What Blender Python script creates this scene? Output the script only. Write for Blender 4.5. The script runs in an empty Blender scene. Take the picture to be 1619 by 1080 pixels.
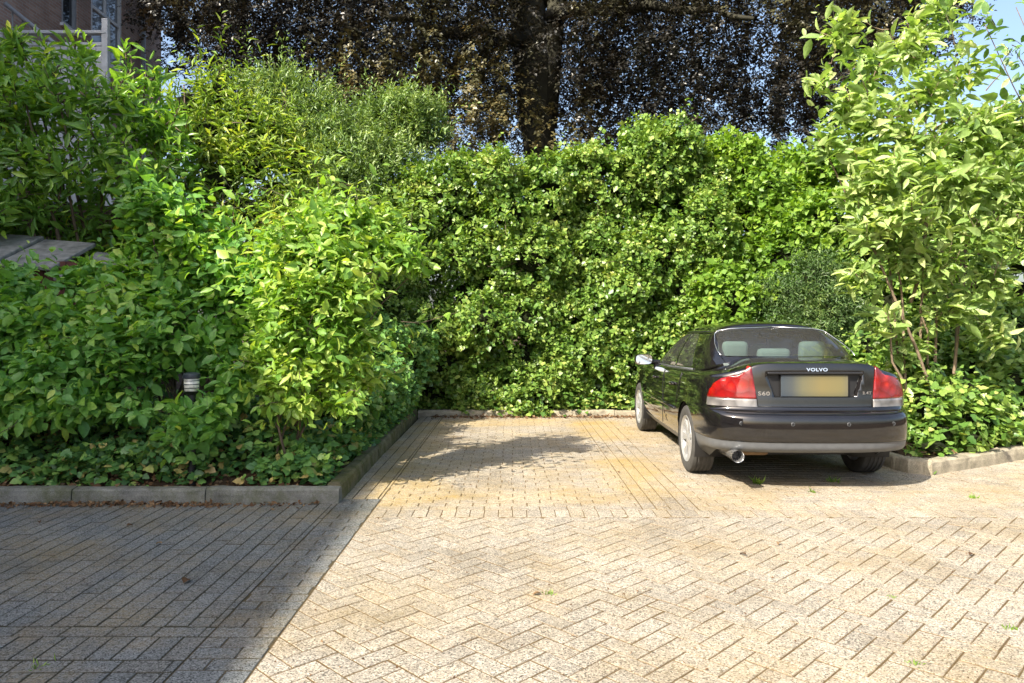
import bpy, bmesh, math, random
import numpy as np
from mathutils import Vector, Matrix

scene = bpy.context.scene
COL = scene.collection
R = math.radians

# ------------------------------------------------------------------ camera, sky, sun, exposure
CAM_H = 1.41
F_PX = 1155.0
cam_d = bpy.data.cameras.new('camera')
cam = bpy.data.objects.new('camera', cam_d)
COL.objects.link(cam)
cam.location = (0, 0, CAM_H)
cam.rotation_euler = (R(90), 0, 0)
cam_d.sensor_width = 36
cam_d.lens = F_PX / 1619 * 36
cam_d.shift_y = -27.0 / 1619
cam_d.clip_start = 0.05
cam_d.clip_end = 3000
scene.camera = cam

SUN_TO = Vector((-0.80, -0.84, 1.0)).normalized()      # towards the sun
SUN_EL = math.asin(SUN_TO.z)
SUN_AZ = math.atan2(SUN_TO.x, SUN_TO.y)
world = bpy.data.worlds.new('World')
scene.world = world
world.use_nodes = True
wn = world.node_tree.nodes
wl = world.node_tree.links
wn.clear()
sky_n = wn.new('ShaderNodeTexSky')
sky_n.sky_type = 'NISHITA'
sky_n.sun_disc = False
sky_n.sun_elevation = SUN_EL
sky_n.sun_rotation = SUN_AZ
sky_n.altitude = 0
sky_n.air_density = 1.0
sky_n.dust_density = 4.0
sky_n.ozone_density = 1.0
bg = wn.new('ShaderNodeBackground')
bg.inputs[1].default_value = 0.145
wo = wn.new('ShaderNodeOutputWorld')
wl.new(sky_n.outputs[0], bg.inputs[0])
wl.new(bg.outputs[0], wo.inputs[0])

sun_d = bpy.data.lights.new('sun', 'SUN')
sun_d.energy = 4.6
sun_d.angle = R(0.53)
sun_d.color = (1.0, 0.93, 0.80)
sun = bpy.data.objects.new('sun', sun_d)
COL.objects.link(sun)
sun.location = SUN_TO * 40
sun.rotation_euler = (-SUN_TO).to_track_quat('-Z', 'Y').to_euler()

scene.view_settings.view_transform = 'Standard'
scene.view_settings.look = 'None'
scene.view_settings.exposure = 1.2
scene.view_settings.gamma = 1.0
scene.view_settings.use_curve_mapping = False
scene.cycles.max_bounces = 7
scene.cycles.transparent_max_bounces = 8
scene.cycles.diffuse_bounces = 3
scene.cycles.glossy_bounces = 3
scene.cycles.transmission_bounces = 4
scene.cycles.caustics_reflective = False
scene.cycles.caustics_refractive = False

rng = np.random.default_rng(7)
random.seed(7)


# ------------------------------------------------------------------ helpers
def tag(o, label=None, cat=None, group=None, kind=None):
    if label: o['label'] = label
    if cat: o['category'] = cat
    if group: o['group'] = group
    if kind: o['kind'] = kind
    return o


def link(name, me, parent=None, mat=None):
    o = bpy.data.objects.new(name, me)
    COL.objects.link(o)
    if parent is not None:
        o.parent = parent
    if mat is not None and me is not None and not me.materials:
        me.materials.append(mat)
    return o


def empty(name, loc=(0, 0, 0), rz=0):
    o = bpy.data.objects.new(name, None)
    COL.objects.link(o)
    o.empty_display_size = 0.1
    o.location = loc
    o.rotation_euler = (0, 0, rz)
    return o


def np_mesh(name, V, F, smooth=False, attrs=None):
    """V (n,3) float, F (m,k) int: uniform polygon size."""
    V = np.ascontiguousarray(V, dtype=np.float32)
    F = np.ascontiguousarray(F, dtype=np.int32)
    me = bpy.data.meshes.new(name)
    n, (m, k) = len(V), F.shape
    me.vertices.add(n)
    me.vertices.foreach_set('co', V.ravel())
    me.loops.add(m * k)
    me.loops.foreach_set('vertex_index', F.ravel())
    me.polygons.add(m)
    me.polygons.foreach_set('loop_start', np.arange(0, m * k, k, dtype=np.int32))
    if smooth:
        me.polygons.foreach_set('use_smooth', np.ones(m, dtype=bool))
    me.update(calc_edges=True)
    if attrs:
        for an, arr in attrs.items():
            a = me.attributes.new(an, 'FLOAT', 'POINT')
            a.data.foreach_set('value', np.ascontiguousarray(arr, dtype=np.float32))
    return me


def py_mesh(name, V, F, smooth=False):
    me = bpy.data.meshes.new(name)
    me.from_pydata([tuple(v) for v in V], [], F)
    if smooth:
        for p in me.polygons:
            p.use_smooth = True
    me.update()
    return me


class MB:
    """collects boxes, prisms and tubes into one mesh"""
    def __init__(self):
        self.V, self.F, self.S = [], [], []

    def add(self, V, F, smooth=False):
        b = len(self.V)
        self.V += [tuple(v) for v in V]
        self.F += [tuple(i + b for i in f) for f in F]
        self.S += [smooth] * len(F)

    def box(self, x0, x1, y0, y1, z0, z1, bev=0.0):
        if bev <= 0:
            V = [(x, y, z) for z in (z0, z1) for y in (y0, y1) for x in (x0, x1)]
            F = [(0, 2, 3, 1), (4, 5, 7, 6), (0, 1, 5, 4), (2, 6, 7, 3), (0, 4, 6, 2), (1, 3, 7, 5)]
            self.add(V, F)
        else:
            bm = bmesh.new()
            bmesh.ops.create_cube(bm, size=1)
            bmesh.ops.scale(bm, vec=(x1 - x0, y1 - y0, z1 - z0), verts=bm.verts)
            bmesh.ops.translate(bm, vec=((x0 + x1) / 2, (y0 + y1) / 2, (z0 + z1) / 2), verts=bm.verts)
            bmesh.ops.bevel(bm, geom=bm.edges[:], offset=bev, segments=2, affect='EDGES', profile=0.5)
            bm.verts.index_update()
            self.add([v.co[:] for v in bm.verts], [[v.index for v in f.verts] for f in bm.faces])
            bm.free()

    def tube(self, pts, rad, n=6, cap=True):
        pts = [Vector(p) for p in pts]
        if not hasattr(rad, '__len__'):
            rad = [rad] * len(pts)
        V, F = [], []
        ref = Vector((0.31, 0.87, 0.38))
        for i, p in enumerate(pts):
            t = (pts[min(i + 1, len(pts) - 1)] - pts[max(i - 1, 0)])
            if t.length < 1e-9:
                t = Vector((0, 0, 1))
            t.normalize()
            e1 = t.cross(ref)
            if e1.length < 1e-3:
                e1 = t.cross(Vector((1, 0, 0)))
            e1.normalize()
            e2 = t.cross(e1)
            for k in range(n):
                a = 2 * math.pi * k / n
                V.append(p + (e1 * math.cos(a) + e2 * math.sin(a)) * rad[i])
        for i in range(len(pts) - 1):
            for k in range(n):
                k2 = (k + 1) % n
                F.append((i * n + k, i * n + k2, (i + 1) * n + k2, (i + 1) * n + k))
        if cap:
            F.append(tuple(range(n - 1, -1, -1)))
            F.append(tuple((len(pts) - 1) * n + k for k in range(n)))
        self.add(V, F, True)

    def lathe(self, prof, axis='z', n=32, c=(0, 0, 0)):
        """prof: (radius, height) pairs"""
        V, F = [], []
        for r, h in prof:
            for k in range(n):
                a = 2 * math.pi * k / n
                p = (r * math.cos(a), r * math.sin(a), h)
                if axis == 'x':
                    p = (h, r * math.cos(a), r * math.sin(a))
                if axis == 'y':
                    p = (r * math.cos(a), h, r * math.sin(a))
                V.append((p[0] + c[0], p[1] + c[1], p[2] + c[2]))
        for i in range(len(prof) - 1):
            for k in range(n):
                k2 = (k + 1) % n
                F.append((i * n + k, i * n + k2, (i + 1) * n + k2, (i + 1) * n + k))
        self.add(V, F, True)

    def build(self, name, mat, parent=None, sharp=None):
        me = bpy.data.meshes.new(name)
        me.from_pydata(self.V, [], self.F)
        me.polygons.foreach_set('use_smooth', self.S)
        me.update()
        bm = bmesh.new()
        bm.from_mesh(me)
        bmesh.ops.recalc_face_normals(bm, faces=bm.faces)
        if sharp is not None:
            for e in bm.edges:
                if len(e.link_faces) == 2 and e.calc_face_angle(0) > sharp:
                    e.smooth = False
        bm.to_mesh(me)
        bm.free()
        return link(name, me, parent, mat)


def at(px, py, d):
    """a place in the world at depth d seen at photograph pixel px, py (used once, to survey positions)"""
    return np.array(((px - 809.5) * d / F_PX, d, CAM_H - (py - 513.0) * d / F_PX))


def nrm(a):
    return a / np.maximum(np.linalg.norm(a, axis=-1, keepdims=True), 1e-9)


_ph = np.random.default_rng(3).uniform(0, 6.28, (24,))
_dv = nrm(np.random.default_rng(4).normal(size=(24, 3)))


def pnoise(P):
    """cheap smooth pseudo noise, about -1..1"""
    s = np.zeros(len(P))
    for i in range(24):
        f = 1.0 + (i % 8) * 0.45
        s += np.sin(P @ _dv[i] * f * 2.2 + _ph[i]) / (1 + 0.25 * (i % 8))
    return s / 4.2


# ------------------------------------------------------------------ materials
def new_mat(name):
    m = bpy.data.materials.new(name)
    m.use_nodes = True
    nt = m.node_tree
    nt.nodes.clear()
    out = nt.nodes.new('ShaderNodeOutputMaterial')
    return m, nt, out


def N(nt, t, **kw):
    n = nt.nodes.new(t)
    for k, v in kw.items():
        setattr(n, k, v)
    return n


def ramp(nt, stops, fac=None, interp='LINEAR'):
    n = nt.nodes.new('ShaderNodeValToRGB')
    n.color_ramp.interpolation = interp
    el = n.color_ramp.elements
    while len(el) < len(stops):
        el.new(0.5)
    for e, (p, c) in zip(el, stops):
        e.position = p
        e.color = (c[0], c[1], c[2], 1) if hasattr(c, '__len__') else (c, c, c, 1)
    if fac is not None:
        nt.links.new(fac, n.inputs[0])
    return n


def mix(nt, a, b, f, mode='MIX'):
    n = nt.nodes.new('ShaderNodeMix')
    n.data_type = 'RGBA'
    n.blend_type = mode
    for sock, v in ((n.inputs[6], a), (n.inputs[7], b)):
        if hasattr(v, 'links'):
            nt.links.new(v, sock)
        else:
            sock.default_value = (v[0], v[1], v[2], 1)
    if hasattr(f, 'links'):
        nt.links.new(f, n.inputs[0])
    else:
        n.inputs[0].default_value = f
    return n.outputs[2]


def math_n(nt, op, a, b=None, clamp=False):
    n = nt.nodes.new('ShaderNodeMath')
    n.operation = op
    n.use_clamp = clamp
    for i, v in enumerate((a, b)):
        if v is None:
            continue
        if hasattr(v, 'links'):
            nt.links.new(v, n.inputs[i])
        else:
            n.inputs[i].default_value = v
    return n.outputs[0]


def noise(nt, vec, scale, detail=3, rough=0.55, off=None):
    n = nt.nodes.new('ShaderNodeTexNoise')
    n.inputs['Scale'].default_value = scale
    n.inputs['Detail'].default_value = detail
    n.inputs['Roughness'].default_value = rough
    if off is not None:
        va = nt.nodes.new('ShaderNodeVectorMath')
        va.operation = 'ADD'
        va.inputs[1].default_value = off
        nt.links.new(vec, va.inputs[0])
        vec = va.outputs[0]
    nt.links.new(vec, n.inputs['Vector'])
    return n.outputs[0]


def plain(name, col, rough=0.6, metal=0.0, spec=0.5, var=0.0, vscale=8.0, coat=0.0, bump=0.0, bscale=60, emit=None):
    m, nt, out = new_mat(name)
    p = N(nt, 'ShaderNodeBsdfPrincipled')
    p.inputs['Roughness'].default_value = rough
    p.inputs['Metallic'].default_value = metal
    p.inputs['Specular IOR Level'].default_value = spec
    p.inputs['Coat Weight'].default_value = coat
    p.inputs['Coat Roughness'].default_value = 0.05
    g = N(nt, 'ShaderNodeNewGeometry')
    if var > 0:
        nz = noise(nt, g.outputs['Position'], vscale, 5)
        r = ramp(nt, [(0.3, [c * (1 - var) for c in col]), (0.7, [min(1, c * (1 + var)) for c in col])], nz)
        nt.links.new(r.outputs[0], p.inputs['Base Color'])
    else:
        p.inputs['Base Color'].default_value = (*col, 1)
    if bump > 0:
        nb = noise(nt, g.outputs['Position'], bscale, 4)
        b = N(nt, 'ShaderNodeBump')
        b.inputs['Strength'].default_value = bump
        b.inputs['Distance'].default_value = 0.01
        nt.links.new(nb, b.inputs['Height'])
        nt.links.new(b.outputs[0], p.inputs['Normal'])
    nt.links.new(p.outputs[0], out.inputs[0])
    return m


def leaf_mat(name, stops, trans=0.35, tmul=(1.5, 1.5, 0.5), rough=0.42, spec=0.45, gain=1.45, warm=1.0):
    """a leaf: own colour differs from leaf to leaf; light passes through"""
    m, nt, out = new_mat(name)
    a = N(nt, 'ShaderNodeAttribute', attribute_name='tint')
    oi = N(nt, 'ShaderNodeObjectInfo')
    # joined leaves carry 1 + tint, single leaves carry 0 and use their own random number
    isj = math_n(nt, 'GREATER_THAN', a.outputs['Fac'], 0.5)
    t1 = math_n(nt, 'SUBTRACT', a.outputs['Fac'], 1.0)
    mx = N(nt, 'ShaderNodeMix')
    mx.data_type = 'FLOAT'
    nt.links.new(isj, mx.inputs[0])
    nt.links.new(oi.outputs['Random'], mx.inputs[2])
    nt.links.new(t1, mx.inputs[3])
    r = ramp(nt, [(s_, [min(0.8, k_[0] * gain * warm), min(0.8, k_[1] * gain), min(0.8, k_[2] * gain)]) for s_, k_ in stops], mx.outputs[0])
    g = N(nt, 'ShaderNodeNewGeometry')
    nz = noise(nt, g.outputs['Position'], 35, 2)
    v = ramp(nt, [(0.3, (0.82,) * 3), (0.7, (1.15,) * 3)], nz)
    c = mix(nt, r.outputs[0], v.outputs[0], 1.0, 'MULTIPLY')
    p = N(nt, 'ShaderNodeBsdfPrincipled')
    nt.links.new(c, p.inputs['Base Color'])
    p.inputs['Roughness'].default_value = rough
    p.inputs['Specular IOR Level'].default_value = spec
    tr = N(nt, 'ShaderNodeBsdfTranslucent')
    tc = mix(nt, c, tmul, 1.0, 'MULTIPLY')
    nt.links.new(tc, tr.inputs[0])
    ms = N(nt, 'ShaderNodeMixShader')
    ms.inputs[0].default_value = trans
    nt.links.new(p.outputs[0], ms.inputs[1])
    nt.links.new(tr.outputs[0], ms.inputs[2])
    nt.links.new(ms.outputs[0], out.inputs[0])
    return m


def brick_mat(name, base, warm, stain=1.0, grain=1.0, patches=(), dirt=(0.19, 0.135, 0.075)):
    """exposed-aggregate concrete paver with moss and ochre stains lying over the whole pavement"""
    m, nt, out = new_mat(name)
    g = N(nt, 'ShaderNodeNewGeometry')
    pos = g.outputs['Position']
    a = N(nt, 'ShaderNodeAttribute', attribute_name='tint')
    oi = N(nt, 'ShaderNodeObjectInfo')
    isj = math_n(nt, 'GREATER_THAN', a.outputs['Fac'], 0.5)
    t1 = math_n(nt, 'SUBTRACT', a.outputs['Fac'], 1.0)
    mx = N(nt, 'ShaderNodeMix')
    mx.data_type = 'FLOAT'
    nt.links.new(isj, mx.inputs[0])
    nt.links.new(oi.outputs['Random'], mx.inputs[2])
    nt.links.new(t1, mx.inputs[3])
    tint = ramp(nt, [(0.0, [c * 0.87 for c in base]), (0.45, base), (0.8, warm), (1.0, [min(1, c * 1.08) for c in base])], mx.outputs[0])
    # aggregate grains
    vo = N(nt, 'ShaderNodeTexVoronoi')
    vo.inputs['Scale'].default_value = 170
    nt.links.new(pos, vo.inputs['Vector'])
    sep = N(nt, 'ShaderNodeSeparateColor')
    nt.links.new(vo.outputs['Color'], sep.inputs[0])
    gr = ramp(nt, [(0.0, 0.25), (0.17, 0.40), (0.27, 0.88), (0.72, 1.05), (0.86, 1.45), (1.0, 1.7)], sep.outputs[0])
    c = mix(nt, tint.outputs[0], gr.outputs[0], 0.75 * grain, 'MULTIPLY')
    # broad worn light and dirty areas
    n1 = noise(nt, pos, 1.3, 5, 0.6)
    w = ramp(nt, [(0.35, (0.80, 0.78, 0.74)), (0.5, (1, 1, 1)), (0.68, (1.12, 1.12, 1.12))], n1)
    c = mix(nt, c, w.outputs[0], 1.0, 'MULTIPLY')
    # brown dirt patches
    n2 = noise(nt, pos, 2.4, 6, 0.65, (3.1, 7.7, 0))
    bs = ramp(nt, [(0.54, 0.0), (0.70, 0.55 * stain)], n2)
    c = mix(nt, c, (0.25, 0.165, 0.075), bs.outputs[0])
    # ochre moss film
    n3 = noise(nt, pos, 1.1, 6, 0.7, (11.3, 2.2, 0))
    sx = N(nt, 'ShaderNodeSeparateXYZ')
    nt.links.new(pos, sx.inputs[0])
    n3b = noise(nt, pos, 40, 3, 0.6)
    ys = ramp(nt, [(0.46, 0.0), (0.62, 0.75 * stain)], n3)
    yb = math_n(nt, 'MULTIPLY', ys.outputs[0], ramp(nt, [(0.35, 0.35), (0.6, 1.0)], n3b).outputs[0])
    c = mix(nt, c, (0.34, 0.24, 0.085), yb)
    for (ex, ey, rx, ry, st) in patches:
        dx = math_n(nt, 'DIVIDE', math_n(nt, 'SUBTRACT', sx.outputs[0], ex), rx)
        dy = math_n(nt, 'DIVIDE', math_n(nt, 'SUBTRACT', sx.outputs[1], ey), ry)
        dd = math_n(nt, 'ADD', math_n(nt, 'MULTIPLY', dx, dx), math_n(nt, 'MULTIPLY', dy, dy))
        fall = math_n(nt, 'SUBTRACT', math_n(nt, 'ADD', math_n(nt, 'MULTIPLY', n2, 2.2), -0.1), dd, True)
        pm = math_n(nt, 'MULTIPLY', math_n(nt, 'MULTIPLY', fall, st * 0.55), ramp(nt, [(0.35, 0.3), (0.6, 1.0)], n3b).outputs[0])
        c = mix(nt, c, (0.40, 0.255, 0.03), pm)
    ed = N(nt, 'ShaderNodeAttribute', attribute_name='edge')
    ef = math_n(nt, 'MULTIPLY', ed.outputs['Fac'], ramp(nt, [(0.3, 0.55), (0.6, 1.0)], noise(nt, pos, 12, 4)).outputs[0])
    c = mix(nt, c, dirt, ef)
    p = N(nt, 'ShaderNodeBsdfPrincipled')
    nt.links.new(c, p.inputs['Base Color'])
    p.inputs['Roughness'].default_value = 0.9
    p.inputs['Specular IOR Level'].default_value = 0.25
    b = N(nt, 'ShaderNodeBump')
    b.inputs['Strength'].default_value = 0.5
    b.inputs['Distance'].default_value = 0.004
    nt.links.new(sep.outputs[1], b.inputs['Height'])
    nt.links.new(b.outputs[0], p.inputs['Normal'])
    nt.links.new(p.outputs[0], out.inputs[0])
    return m


def soil_mat(name, c1, c2, scale=14):
    m, nt, out = new_mat(name)
    g = N(nt, 'ShaderNodeNewGeometry')
    nz = noise(nt, g.outputs['Position'], scale, 7, 0.7)
    r = ramp(nt, [(0.3, c1), (0.7, c2)], nz)
    p = N(nt, 'ShaderNodeBsdfPrincipled')
    nt.links.new(r.outputs[0], p.inputs['Base Color'])
    p.inputs['Roughness'].default_value = 0.95
    p.inputs['Specular IOR Level'].default_value = 0.15
    b = N(nt, 'ShaderNodeBump')
    b.inputs['Strength'].default_value = 0.8
    b.inputs['Distance'].default_value = 0.02
    nt.links.new(noise(nt, g.outputs['Position'], scale * 5, 5, 0.7), b.inputs['Height'])
    nt.links.new(b.outputs[0], p.inputs['Normal'])
    nt.links.new(p.outputs[0], out.inputs[0])
    return m


def kerb_mat(name, base, moss):
    m, nt, out = new_mat(name)
    g = N(nt, 'ShaderNodeNewGeometry')
    pos = g.outputs['Position']
    nz = noise(nt, pos, 5, 6, 0.7)
    r = ramp(nt, [(0.3, [c * 0.45 for c in base]), (0.58, base), (0.8, [c * 1.2 for c in base])], nz)
    n2 = noise(nt, pos, 3.5, 6, 0.75, (5, 1, 2))
    mm = ramp(nt, [(0.45, 0.0), (0.66, moss)], n2)
    c = mix(nt, r.outputs[0], (0.075, 0.085, 0.02), mm.outputs[0])
    gr = ramp(nt, [(0.35, 0.75), (0.65, 1.2)], noise(nt, pos, 180, 2))
    c = mix(nt, c, gr.outputs[0], 1.0, 'MULTIPLY')
    p = N(nt, 'ShaderNodeBsdfPrincipled')
    nt.links.new(c, p.inputs['Base Color'])
    p.inputs['Roughness'].default_value = 0.92
    p.inputs['Specular IOR Level'].default_value = 0.2
    b = N(nt, 'ShaderNodeBump')
    b.inputs['Strength'].default_value = 0.6
    b.inputs['Distance'].default_value = 0.006
    nt.links.new(noise(nt, pos, 90, 5, 0.7), b.inputs['Height'])
    nt.links.new(b.outputs[0], p.inputs['Normal'])
    nt.links.new(p.outputs[0], out.inputs[0])
    return m


def house_brick_mat():
    m, nt, out = new_mat('house_brick')
    tc = N(nt, 'ShaderNodeTexCoord')
    sp = N(nt, 'ShaderNodeSeparateXYZ')
    nt.links.new(tc.outputs['Object'], sp.inputs[0])
    cb = N(nt, 'ShaderNodeCombineXYZ')
    nt.links.new(math_n(nt, 'ADD', sp.outputs[0], sp.outputs[1]), cb.inputs[0])
    nt.links.new(sp.outputs[2], cb.inputs[1])
    br = N(nt, 'ShaderNodeTexBrick')
    br.inputs['Scale'].default_value = 1.0
    br.inputs['Brick Width'].default_value = 0.22
    br.inputs['Row Height'].default_value = 0.065
    br.inputs['Mortar Size'].default_value = 0.008
    br.inputs['Color1'].default_value = (0.34, 0.21, 0.165, 1)
    br.inputs['Color2'].default_value = (0.46, 0.31, 0.25, 1)
    br.inputs['Mortar'].default_value = (0.42, 0.38, 0.34, 1)
    nt.links.new(cb.outputs[0], br.inputs['Vector'])
    n1 = noise(nt, tc.outputs['Object'], 1.5, 5)
    v = ramp(nt, [(0.3, 0.75), (0.7, 1.2)], n1)
    c = mix(nt, br.outputs[0], v.outputs[0], 1.0, 'MULTIPLY')
    p = N(nt, 'ShaderNodeBsdfPrincipled')
    nt.links.new(c, p.inputs['Base Color'])
    p.inputs['Roughness'].default_value = 0.9
    b = N(nt, 'ShaderNodeBump')
    b.inputs['Strength'].default_value = 0.5
    b.inputs['Distance'].default_value = 0.01
    b.invert = True
    nt.links.new(br.outputs[1], b.inputs['Height'])
    nt.links.new(b.outputs[0], p.inputs['Normal'])
    nt.links.new(p.outputs[0], out.inputs[0])
    return m


def paint_mat():
    """black lacquer with a thin film of road dust"""
    m, nt, out = new_mat('black_lacquer')
    g = N(nt, 'ShaderNodeNewGeometry')
    tc = N(nt, 'ShaderNodeTexCoord')
    p = N(nt, 'ShaderNodeBsdfPrincipled')
    n1 = noise(nt, tc.outputs['Object'], 7, 6, 0.7)
    n2 = noise(nt, tc.outputs['Object'], 160, 3, 0.6)
    dust = math_n(nt, 'MULTIPLY', ramp(nt, [(0.35, 0.005), (0.8, 0.05)], n1).outputs[0],
                  ramp(nt, [(0.35, 0.4), (0.65, 1.0)], n2).outputs[0])
    c = mix(nt, (0.006, 0.0055, 0.006), (0.19, 0.16, 0.12), dust)
    nt.links.new(c, p.inputs['Base Color'])
    rr = ramp(nt, [(0.0, 0.06), (0.3, 0.35)], dust)
    nt.links.new(rr.outputs[0], p.inputs['Roughness'])
    p.inputs['Specular IOR Level'].default_value = 0.5
    p.inputs['Coat Weight'].default_value = 0.8
    p.inputs['Coat Roughness'].default_value = 0.03
    nt.links.new(p.outputs[0], out.inputs[0])
    return m


def glass_mat(name, tint, refl_rough=0.02, dustf=0.06):
    m, nt, out = new_mat(name)
    t = N(nt, 'ShaderNodeBsdfTransparent')
    t.inputs[0].default_value = (*tint, 1)
    gl = N(nt, 'ShaderNodeBsdfGlossy')
    gl.inputs['Roughness'].default_value = refl_rough
    fr = N(nt, 'ShaderNodeFresnel')
    fr.inputs['IOR'].default_value = 1.55
    ms = N(nt, 'ShaderNodeMixShader')
    nt.links.new(fr.outputs[0], ms.inputs[0])
    nt.links.new(t.outputs[0], ms.inputs[1])
    nt.links.new(gl.outputs[0], ms.inputs[2])
    d = N(nt, 'ShaderNodeBsdfDiffuse')
    d.inputs[0].default_value = (0.4, 0.4, 0.36, 1)
    m2 = N(nt, 'ShaderNodeMixShader')
    m2.inputs[0].default_value = dustf
    nt.links.new(ms.outputs[0], m2.inputs[1])
    nt.links.new(d.outputs[0], m2.inputs[2])
    nt.links.new(m2.outputs[0], out.inputs[0])
    return m


def lens_mat(name, col, bright):
    """moulded lamp lens: ribbed plastic over a faceted reflector"""
    m, nt, out = new_mat(name)
    tc = N(nt, 'ShaderNodeTexCoord')
    vo = N(nt, 'ShaderNodeTexVoronoi')
    vo.inputs['Scale'].default_value = 11
    nt.links.new(tc.outputs['Object'], vo.inputs['Vector'])
    r = ramp(nt, [(0.0, bright), (0.35, col), (0.8, [c * 0.55 for c in col])], vo.outputs['Distance'])
    p = N(nt, 'ShaderNodeBsdfPrincipled')
    nt.links.new(r.outputs[0], p.inputs['Base Color'])
    p.inputs['Roughness'].default_value = 0.22
    p.inputs['Coat Weight'].default_value = 1.0
    p.inputs['Coat Roughness'].default_value = 0.03
    b = N(nt, 'ShaderNodeBump')
    b.inputs['Strength'].default_value = 0.35
    b.inputs['Distance'].default_value = 0.02
    nt.links.new(vo.outputs['Distance'], b.inputs['Height'])
    nt.links.new(b.outputs[0], p.inputs['Normal'])
    nt.links.new(p.outputs[0], out.inputs[0])
    return m


def plate_mat():
    """number plate, its print unreadable: grey-blue left end running into yellow"""
    m, nt, out = new_mat('plate_face')
    tc = N(nt, 'ShaderNodeTexCoord')
    sp = N(nt, 'ShaderNodeSeparateXYZ')
    nt.links.new(tc.outputs['Generated'], sp.inputs[0])
    r = ramp(nt, [(0.0, (0.085, 0.11, 0.13)), (0.16, (0.12, 0.135, 0.13)), (0.32, (0.24, 0.23, 0.13)),
                  (0.6, (0.33, 0.27, 0.11)), (0.9, (0.30, 0.26, 0.11)), (1.0, (0.24, 0.22, 0.13))], sp.outputs[0])
    r2 = ramp(nt, [(0.0, (0.75, 0.8, 0.9)), (0.3, (1, 1, 1)), (0.7, (1, 1, 1)), (1.0, (0.7, 0.72, 0.78))], sp.outputs[2])
    c = mix(nt, r.outputs[0], r2.outputs[0], 1.0, 'MULTIPLY')
    c = mix(nt, c, (0.5, 0.5, 0.52), 1.0, 'MULTIPLY')
    p = N(nt, 'ShaderNodeBsdfPrincipled')
    nt.links.new(c, p.inputs['Base Color'])
    p.inputs['Roughness'].default_value = 0.45
    nt.links.new(p.outputs[0], out.inputs[0])
    return m


M = {}
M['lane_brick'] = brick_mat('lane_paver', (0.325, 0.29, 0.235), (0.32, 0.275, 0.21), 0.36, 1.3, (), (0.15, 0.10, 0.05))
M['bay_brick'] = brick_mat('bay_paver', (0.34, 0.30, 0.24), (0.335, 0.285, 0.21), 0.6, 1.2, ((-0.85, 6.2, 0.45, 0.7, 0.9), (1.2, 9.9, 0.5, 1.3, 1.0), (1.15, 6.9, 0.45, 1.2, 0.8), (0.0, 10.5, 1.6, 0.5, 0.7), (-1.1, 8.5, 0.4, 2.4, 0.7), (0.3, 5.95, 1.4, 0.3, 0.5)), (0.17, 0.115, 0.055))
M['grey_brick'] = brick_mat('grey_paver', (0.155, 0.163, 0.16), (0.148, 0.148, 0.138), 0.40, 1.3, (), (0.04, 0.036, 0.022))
M['joint'] = soil_mat('joint_sand', (0.11, 0.075, 0.035), (0.20, 0.14, 0.07), 30)
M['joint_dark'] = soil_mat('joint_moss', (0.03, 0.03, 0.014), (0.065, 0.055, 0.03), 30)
M['joint_mid'] = soil_mat('joint_mid', (0.07, 0.055, 0.03), (0.13, 0.10, 0.055), 30)
M['soil'] = soil_mat('soil', (0.035, 0.024, 0.015), (0.10, 0.065, 0.04), 14)
M['kerb_grey'] = kerb_mat('kerb_grey', (0.23, 0.23, 0.205), 0.75)
M['kerb_moss'] = kerb_mat('kerb_moss', (0.20, 0.18, 0.11), 1.0)
M['kerb_sun'] = kerb_mat('kerb_sun', (0.40, 0.35, 0.26), 0.25)
M['house_brick'] = house_brick_mat()
M['white_paint'] = plain('white_paint', (0.82, 0.83, 0.84), 0.5, var=0.08)
M['white_wood'] = plain('white_wood', (0.55, 0.56, 0.56), 0.7, var=0.18, vscale=5)
M['grey_paint'] = plain('grey_paint', (0.33, 0.35, 0.37), 0.5, var=0.1)
M['dark_glass'] = plain('dark_glass', (0.03, 0.035, 0.04), 0.05, spec=0.8)
M['sky_glass'] = plain('sky_glass', (0.25, 0.28, 0.31), 0.05, spec=0.9)
M['roof_felt'] = plain('roof_felt', (0.05, 0.05, 0.05), 0.9, var=0.3)
M['red_wood'] = plain('red_wood', (0.10, 0.035, 0.025), 0.8, var=0.3, vscale=12)
M['slab'] = plain('mossy_slab', (0.22, 0.22, 0.20), 0.9, var=0.45, vscale=9, bump=0.6)
M['fence_wood'] = plain('fence_wood', (0.17, 0.13, 0.095), 0.85, var=0.35, vscale=10)
M['bark'] = plain('bark', (0.13, 0.095, 0.065), 0.95, var=0.4, vscale=14, bump=0.8, bscale=45)
M['bark_pale'] = plain('bark_pale', (0.21, 0.155, 0.10), 0.9, var=0.3, vscale=20, bump=0.4)
M['bark_beech'] = plain('bark_beech', (0.034, 0.032, 0.019), 0.95, var=0.45, vscale=4, bump=0.8, bscale=14)
M['twig'] = plain('twig', (0.085, 0.058, 0.036), 0.95, var=0.4, vscale=20)
M['inner'] = soil_mat('shade_core', (0.006, 0.010, 0.003), (0.022, 0.026, 0.010), 22)  # near-black colour holds the shade deep inside the plants
M['paint'] = paint_mat()
M['trim'] = plain('bumper_plastic', (0.10, 0.105, 0.112), 0.40, var=0.12, vscale=20)
M['black'] = plain('black_plastic', (0.012, 0.012, 0.013), 0.5)
M['rubber'] = plain('rubber', (0.055, 0.053, 0.05), 0.85, var=0.3, vscale=15)
M['alloy'] = plain('alloy', (0.48, 0.485, 0.49), 0.38, metal=0.55, var=0.12, vscale=12)
M['steel'] = plain('steel', (0.30, 0.28, 0.25), 0.4, metal=0.8)
M['rust'] = plain('muffler', (0.17, 0.11, 0.06), 0.7, metal=0.2, var=0.3)
M['chrome'] = plain('chrome', (0.80, 0.80, 0.80), 0.15, metal=0.9)
M['mirror'] = plain('mirror_face', (0.85, 0.87, 0.9), 0.03, metal=1.0)
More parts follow.
